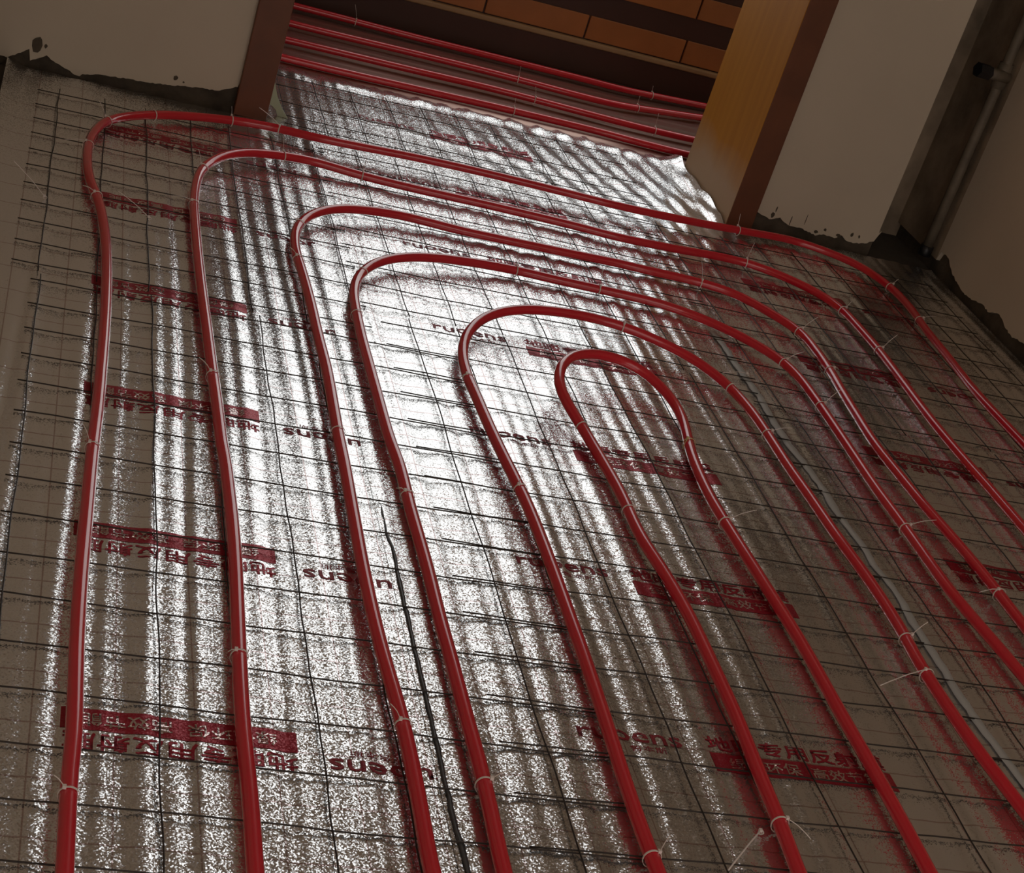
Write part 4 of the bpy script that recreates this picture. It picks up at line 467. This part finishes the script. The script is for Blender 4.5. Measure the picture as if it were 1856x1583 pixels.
# ---------------------------------------------------------------- steel wire mesh sheets
def wire_mesh(label, xs, ys, xa, xb, ya, yb, seed, zb=.0036):
    r_ = np.random.RandomState(seed); loc = ((xa+xb)/2, (ya+yb)/2, 0); e = empty('wire_mesh', loc)
    tag(e, label, 'wire mesh', 'overlapping sheets of steel wire mesh on the foil')
    def wob(s, a): return a*np.sin(2*math.pi*s/r_.uniform(.35, .7)+r_.uniform(0, 6))+a*.5*np.sin(2*math.pi*s/r_.uniform(.12, .25)+r_.uniform(0, 6))
    for y in ys:
        s = np.arange(xa, xb+.001, .03); dy = wob(s, .0012)+r_.uniform(-.002, .002)+(s-loc[0])*r_.uniform(-.004, .004)
        p = np.stack([s, y+dy, zb+.0016+wob(s, .0007)], 1); v, f = tubevf(p, .00125, 5); link('wire', pymesh('wire', shift(v, loc), f, True), M_wire, e)
    for x in xs:
        s = np.arange(ya, yb+.001, .03); dx = wob(s, .0014)
        p = np.stack([x+dx, s, zb+.0040+wob(s, .0007)], 1); v, f = tubevf(p, .00125, 5); link('wire', pymesh('wire', shift(v, loc), f, True), M_wire, e)
    return e
R1 = [1.222+.0998*k for k in range(18)]
wire_mesh('sheet of dark wire mesh on the left foil roll, nearest the camera', [.082, .184, .285, .387, .489, .591, .692], R1, .066, .93, 1.2, 2.945, 1)
wire_mesh('sheet of dark wire mesh by the left wall, below the plaster edge', [.078, .184, .280, .385, .478, .585, .69], [2.99+.0985*k for k in range(11)], .028, .74, 2.955, 4.02, 2)
wire_mesh('sheet of dark wire mesh in the middle, nearest the camera', [.805, .906, 1.007, 1.111, 1.213, 1.318, 1.427], [1.2265+.0998*k for k in range(19)], .74, 1.60, 1.2, 3.06, 3, .0052)
wire_mesh('sheet of dark wire mesh in the middle, in front of the doorway', [.805, .906, 1.007, 1.111, 1.210, 1.316, 1.42], [3.10+.1*k for k in range(10)], .70, 1.60, 3.07, 4.04, 4, .0052)
wire_mesh('sheet of dark wire mesh inside the doorway', [.74, .845, .95, 1.05, 1.152, 1.255, 1.36, 1.46], [4.135, 4.20, 4.31, 4.45, 4.535], .63, 1.66, 4.10, 4.57, 5, .005)
wire_mesh('sheet of dark wire mesh on the right foil roll, nearest the camera', [1.551, 1.64, 1.735, 1.83, 1.924, 2.028, 2.132, 2.235, 2.335, 2.43], [1.23+.0998*k for k in range(18)], 1.535, 2.445, 1.2, 2.95, 6)
wire_mesh('sheet of dark wire mesh in the far right corner', [1.62, 1.72, 1.81, 1.915, 2.025, 2.13, 2.235, 2.335, 2.44], [2.985+.0998*k for k in range(11)], 1.56, 2.47, 2.955, 4.03, 8)

# ---------------------------------------------------------------- red pipes
PL = {'L1': 'outermost red heating pipe loop, passing the foot of the doorway', 'L2': 'second red heating pipe loop counted inward from the outermost',
      'L3': 'third red heating pipe loop counted inward from the outermost', 'L4': 'fourth red heating pipe loop, the third one outward from the innermost',
      'L5': 'fifth red heating pipe loop, directly around the innermost one', 'L6': 'innermost short red heating pipe loop with a kink in its right leg',
      'C1': 'red hallway pipe nearest the room, just beyond the doorway', 'C2': 'second red hallway pipe from the room',
      'C3': 'third red hallway pipe from the room', 'C4': 'farthest red hallway pipe, along the dark plinth'}
pipe_r = .0106
for k, pts in PIPES.items():
    pts = [list(p) for p in pts]
    if k[0] == 'C':
        a, b = np.array(pts[0]), np.array(pts[1]); d = (a-b)/np.linalg.norm(a-b); pts.insert(0, list(a+d*(a[0]+.6)/abs(d[0]) if d[0] < 0 else a))
        a, b = np.array(pts[-1]), np.array(pts[-2]); d = (a-b)/np.linalg.norm(a-b); d[1] *= .3; pts.append(list(a+d*1.0))
    else:
        for q in (0, -1):
            a, b = np.array(pts[q]), np.array(pts[q-1 if q else 4]); d = (a-b)/np.linalg.norm(a-b); d[2] = 0; d[0] *= .4
            e_ = list(a+d*max(.05, (a[1]-.93))); pts = [e_]+pts if q == 0 else pts+[e_]
    p = resample(pts, .012)
    loc = (float(p[len(p)//2][0]), float(p[len(p)//2][1]), 0)
    v, f = tubevf(p, pipe_r, 16); o = link('heating_pipe', pymesh('heating_pipe', shift(v, loc), f, True), M_pipe); o.location = loc
    tag(o, PL[k], 'pipe', 'red loops on the room floor' if k[0] == 'L' else 'red pipes across the hallway')

# ---------------------------------------------------------------- cable ties
for pipe, base, tan, tip, label in TIES:
    base = np.array(base); tan = np.array(tan); tan /= np.linalg.norm(tan)
    e = empty('cable_tie', (base[0], base[1], 0)); loc = np.array([base[0], base[1], 0])
    M = M_tie_y if 'yellowed' in label else M_tie
    tag(e, ('white ' if 'yellowed' not in label and 'loose' not in label else '')+label.replace('loose tie', 'loose white tie'), 'cable tie', 'ties holding the pipes to the mesh')
    side = np.cross(tan, [0, 0, 1.0]); side /= np.linalg.norm(side)
    rr = pipe_r+.0012 if pipe else .0035
    zc = base[2] if pipe else .006
    zlow = min(rr, zc-.003) if pipe else rr*.7
    ring = []
    for i in range(19):
        a = 2*math.pi*i/18; s_, c_ = math.sin(a), math.cos(a)
        ring.append(np.array([base[0], base[1], zc])+side*rr*s_+np.array([0, 0, 1.0])*(rr*c_ if c_ > 0 else (rr+.003 if pipe else rr*.6)*c_))
    # flat strap ring
    V, F = [], []
    for q in ring[:-1]:
        o_ = q-np.array([base[0], base[1], zc]); n_ = o_/np.linalg.norm(o_)
        for dt in (-.0012, .0012):
            for dn in (0, .0008): V.append(q+tan*dt+n_*dn-loc)
    n = 18
    for i in range(n):
        k, j = 4*i, 4*((i+1) % n)
        F += [(k, k+2, j+2, j), (k+1, j+1, j+3, k+3), (k, j, j+1, k+1), (k+2, k+3, j+3, j+2)]
    link('strap', pymesh('strap', V, F), M, e)
    if tip is not None:
        tip = np.array(tip); d = tip-base; s_ = 1 if d@side > 0 else -1
        st = np.array([base[0], base[1], zc])+side*s_*rr*.55+np.array([0, 0, rr*.9])
        hv, hf = boxvf(-.0022, .0022, -.0022, .0022, -.0012, .003)
        link('lock_head', pymesh('lock_head', [np.array(q)+st-loc for q in hv], hf), M, e)
        mid = (st+tip)/2+np.array([0, 0, .004]); P = [st, st*.6+tip*.4+np.array([0, 0, .003]), mid*.4+tip*.6, tip]
        P = resample(P, .006)
        if len(P) < 3: P = resample([st, (st+tip)/2, tip], .004)
        v, f = tubevf(P, .001, 6, flat=(.0005, .0011)); link('tail', pymesh('tail', shift(v, loc), f, True), M, e)

# ---------------------------------------------------------------- riser in the right corner
rx, ry = 2.508, 4.175
e = empty('riser_pipe', (rx, ry, 0)); tag(e, 'grimy vertical pipe in the far right corner with a black cap on a side branch', 'pipe')
v, f = tubevf([(0, 0, .045), (0, 0, .3), (0, 0, .56), (.0, 0, .9)], .0145, 14); link('riser', pymesh('riser', v, f, True), M_riser, e)
v, f = tubevf([(0, 0, .03), (0, 0, .045), (0, 0, .06)], .019, 14); link('foot_socket', pymesh('foot_socket', v, f, True), M_black, e)
v, f = tubevf([(.012, -.012, .575), (-.03, -.02, .577), (-.055, -.025, .578)], .016, 12); link('branch', pymesh('branch', v, f, True), M_riser, e)
v, f = tubevf([(-.055, -.025, .578), (-.075, -.028, .579), (-.096, -.031, .580)], .021, 6); link('cap', pymesh('cap', v, f), M_black, e)
v, f = tubevf([(0, 0, .54), (0, 0, .575), (0, 0, .61)], .020, 14); link('tee_collar', pymesh('tee_collar', v, f, True), M_riser, e)

# pale foam offcut standing beside the left jamb
poly = [tuple(p) for p in D['foam']]; poly = [(x, max(z, .001)) for x, z in poly]
v, f = prism_y(poly, 4.195, 4.199); o = link('foam_offcut', pymesh('foam_offcut', shift(v, (.6, 4.197, 0)), f), M_foam); o.location = (.6, 4.197, 0)
tag(o, 'pale green foam edge curling out beside the left door jamb', 'foam')
# foil scraps
for (x, y, a, lab_) in ((2.118, 2.515, .3, 'larger bright foil scrap left of the outermost loop, farther from the camera'), (2.155, 2.44, 1.2, 'smaller bright foil scrap left of the outermost loop, nearer the camera')):
    v, f = tubevf([(0, 0, 0), (.006, .004, .004), (.013, .002, .002)], .002, 5); o = link('foil_scrap', pymesh('foil_scrap', v, f), M_debris)
    o.location = (x, y, .003); o.rotation_euler = (0, 0, a); tag(o, lab_, 'scrap', 'foil scraps right of the second loop')
for o in bpy.data.objects:
    if o.type == 'MESH' and not o.data.materials: print('nomat', o.name)
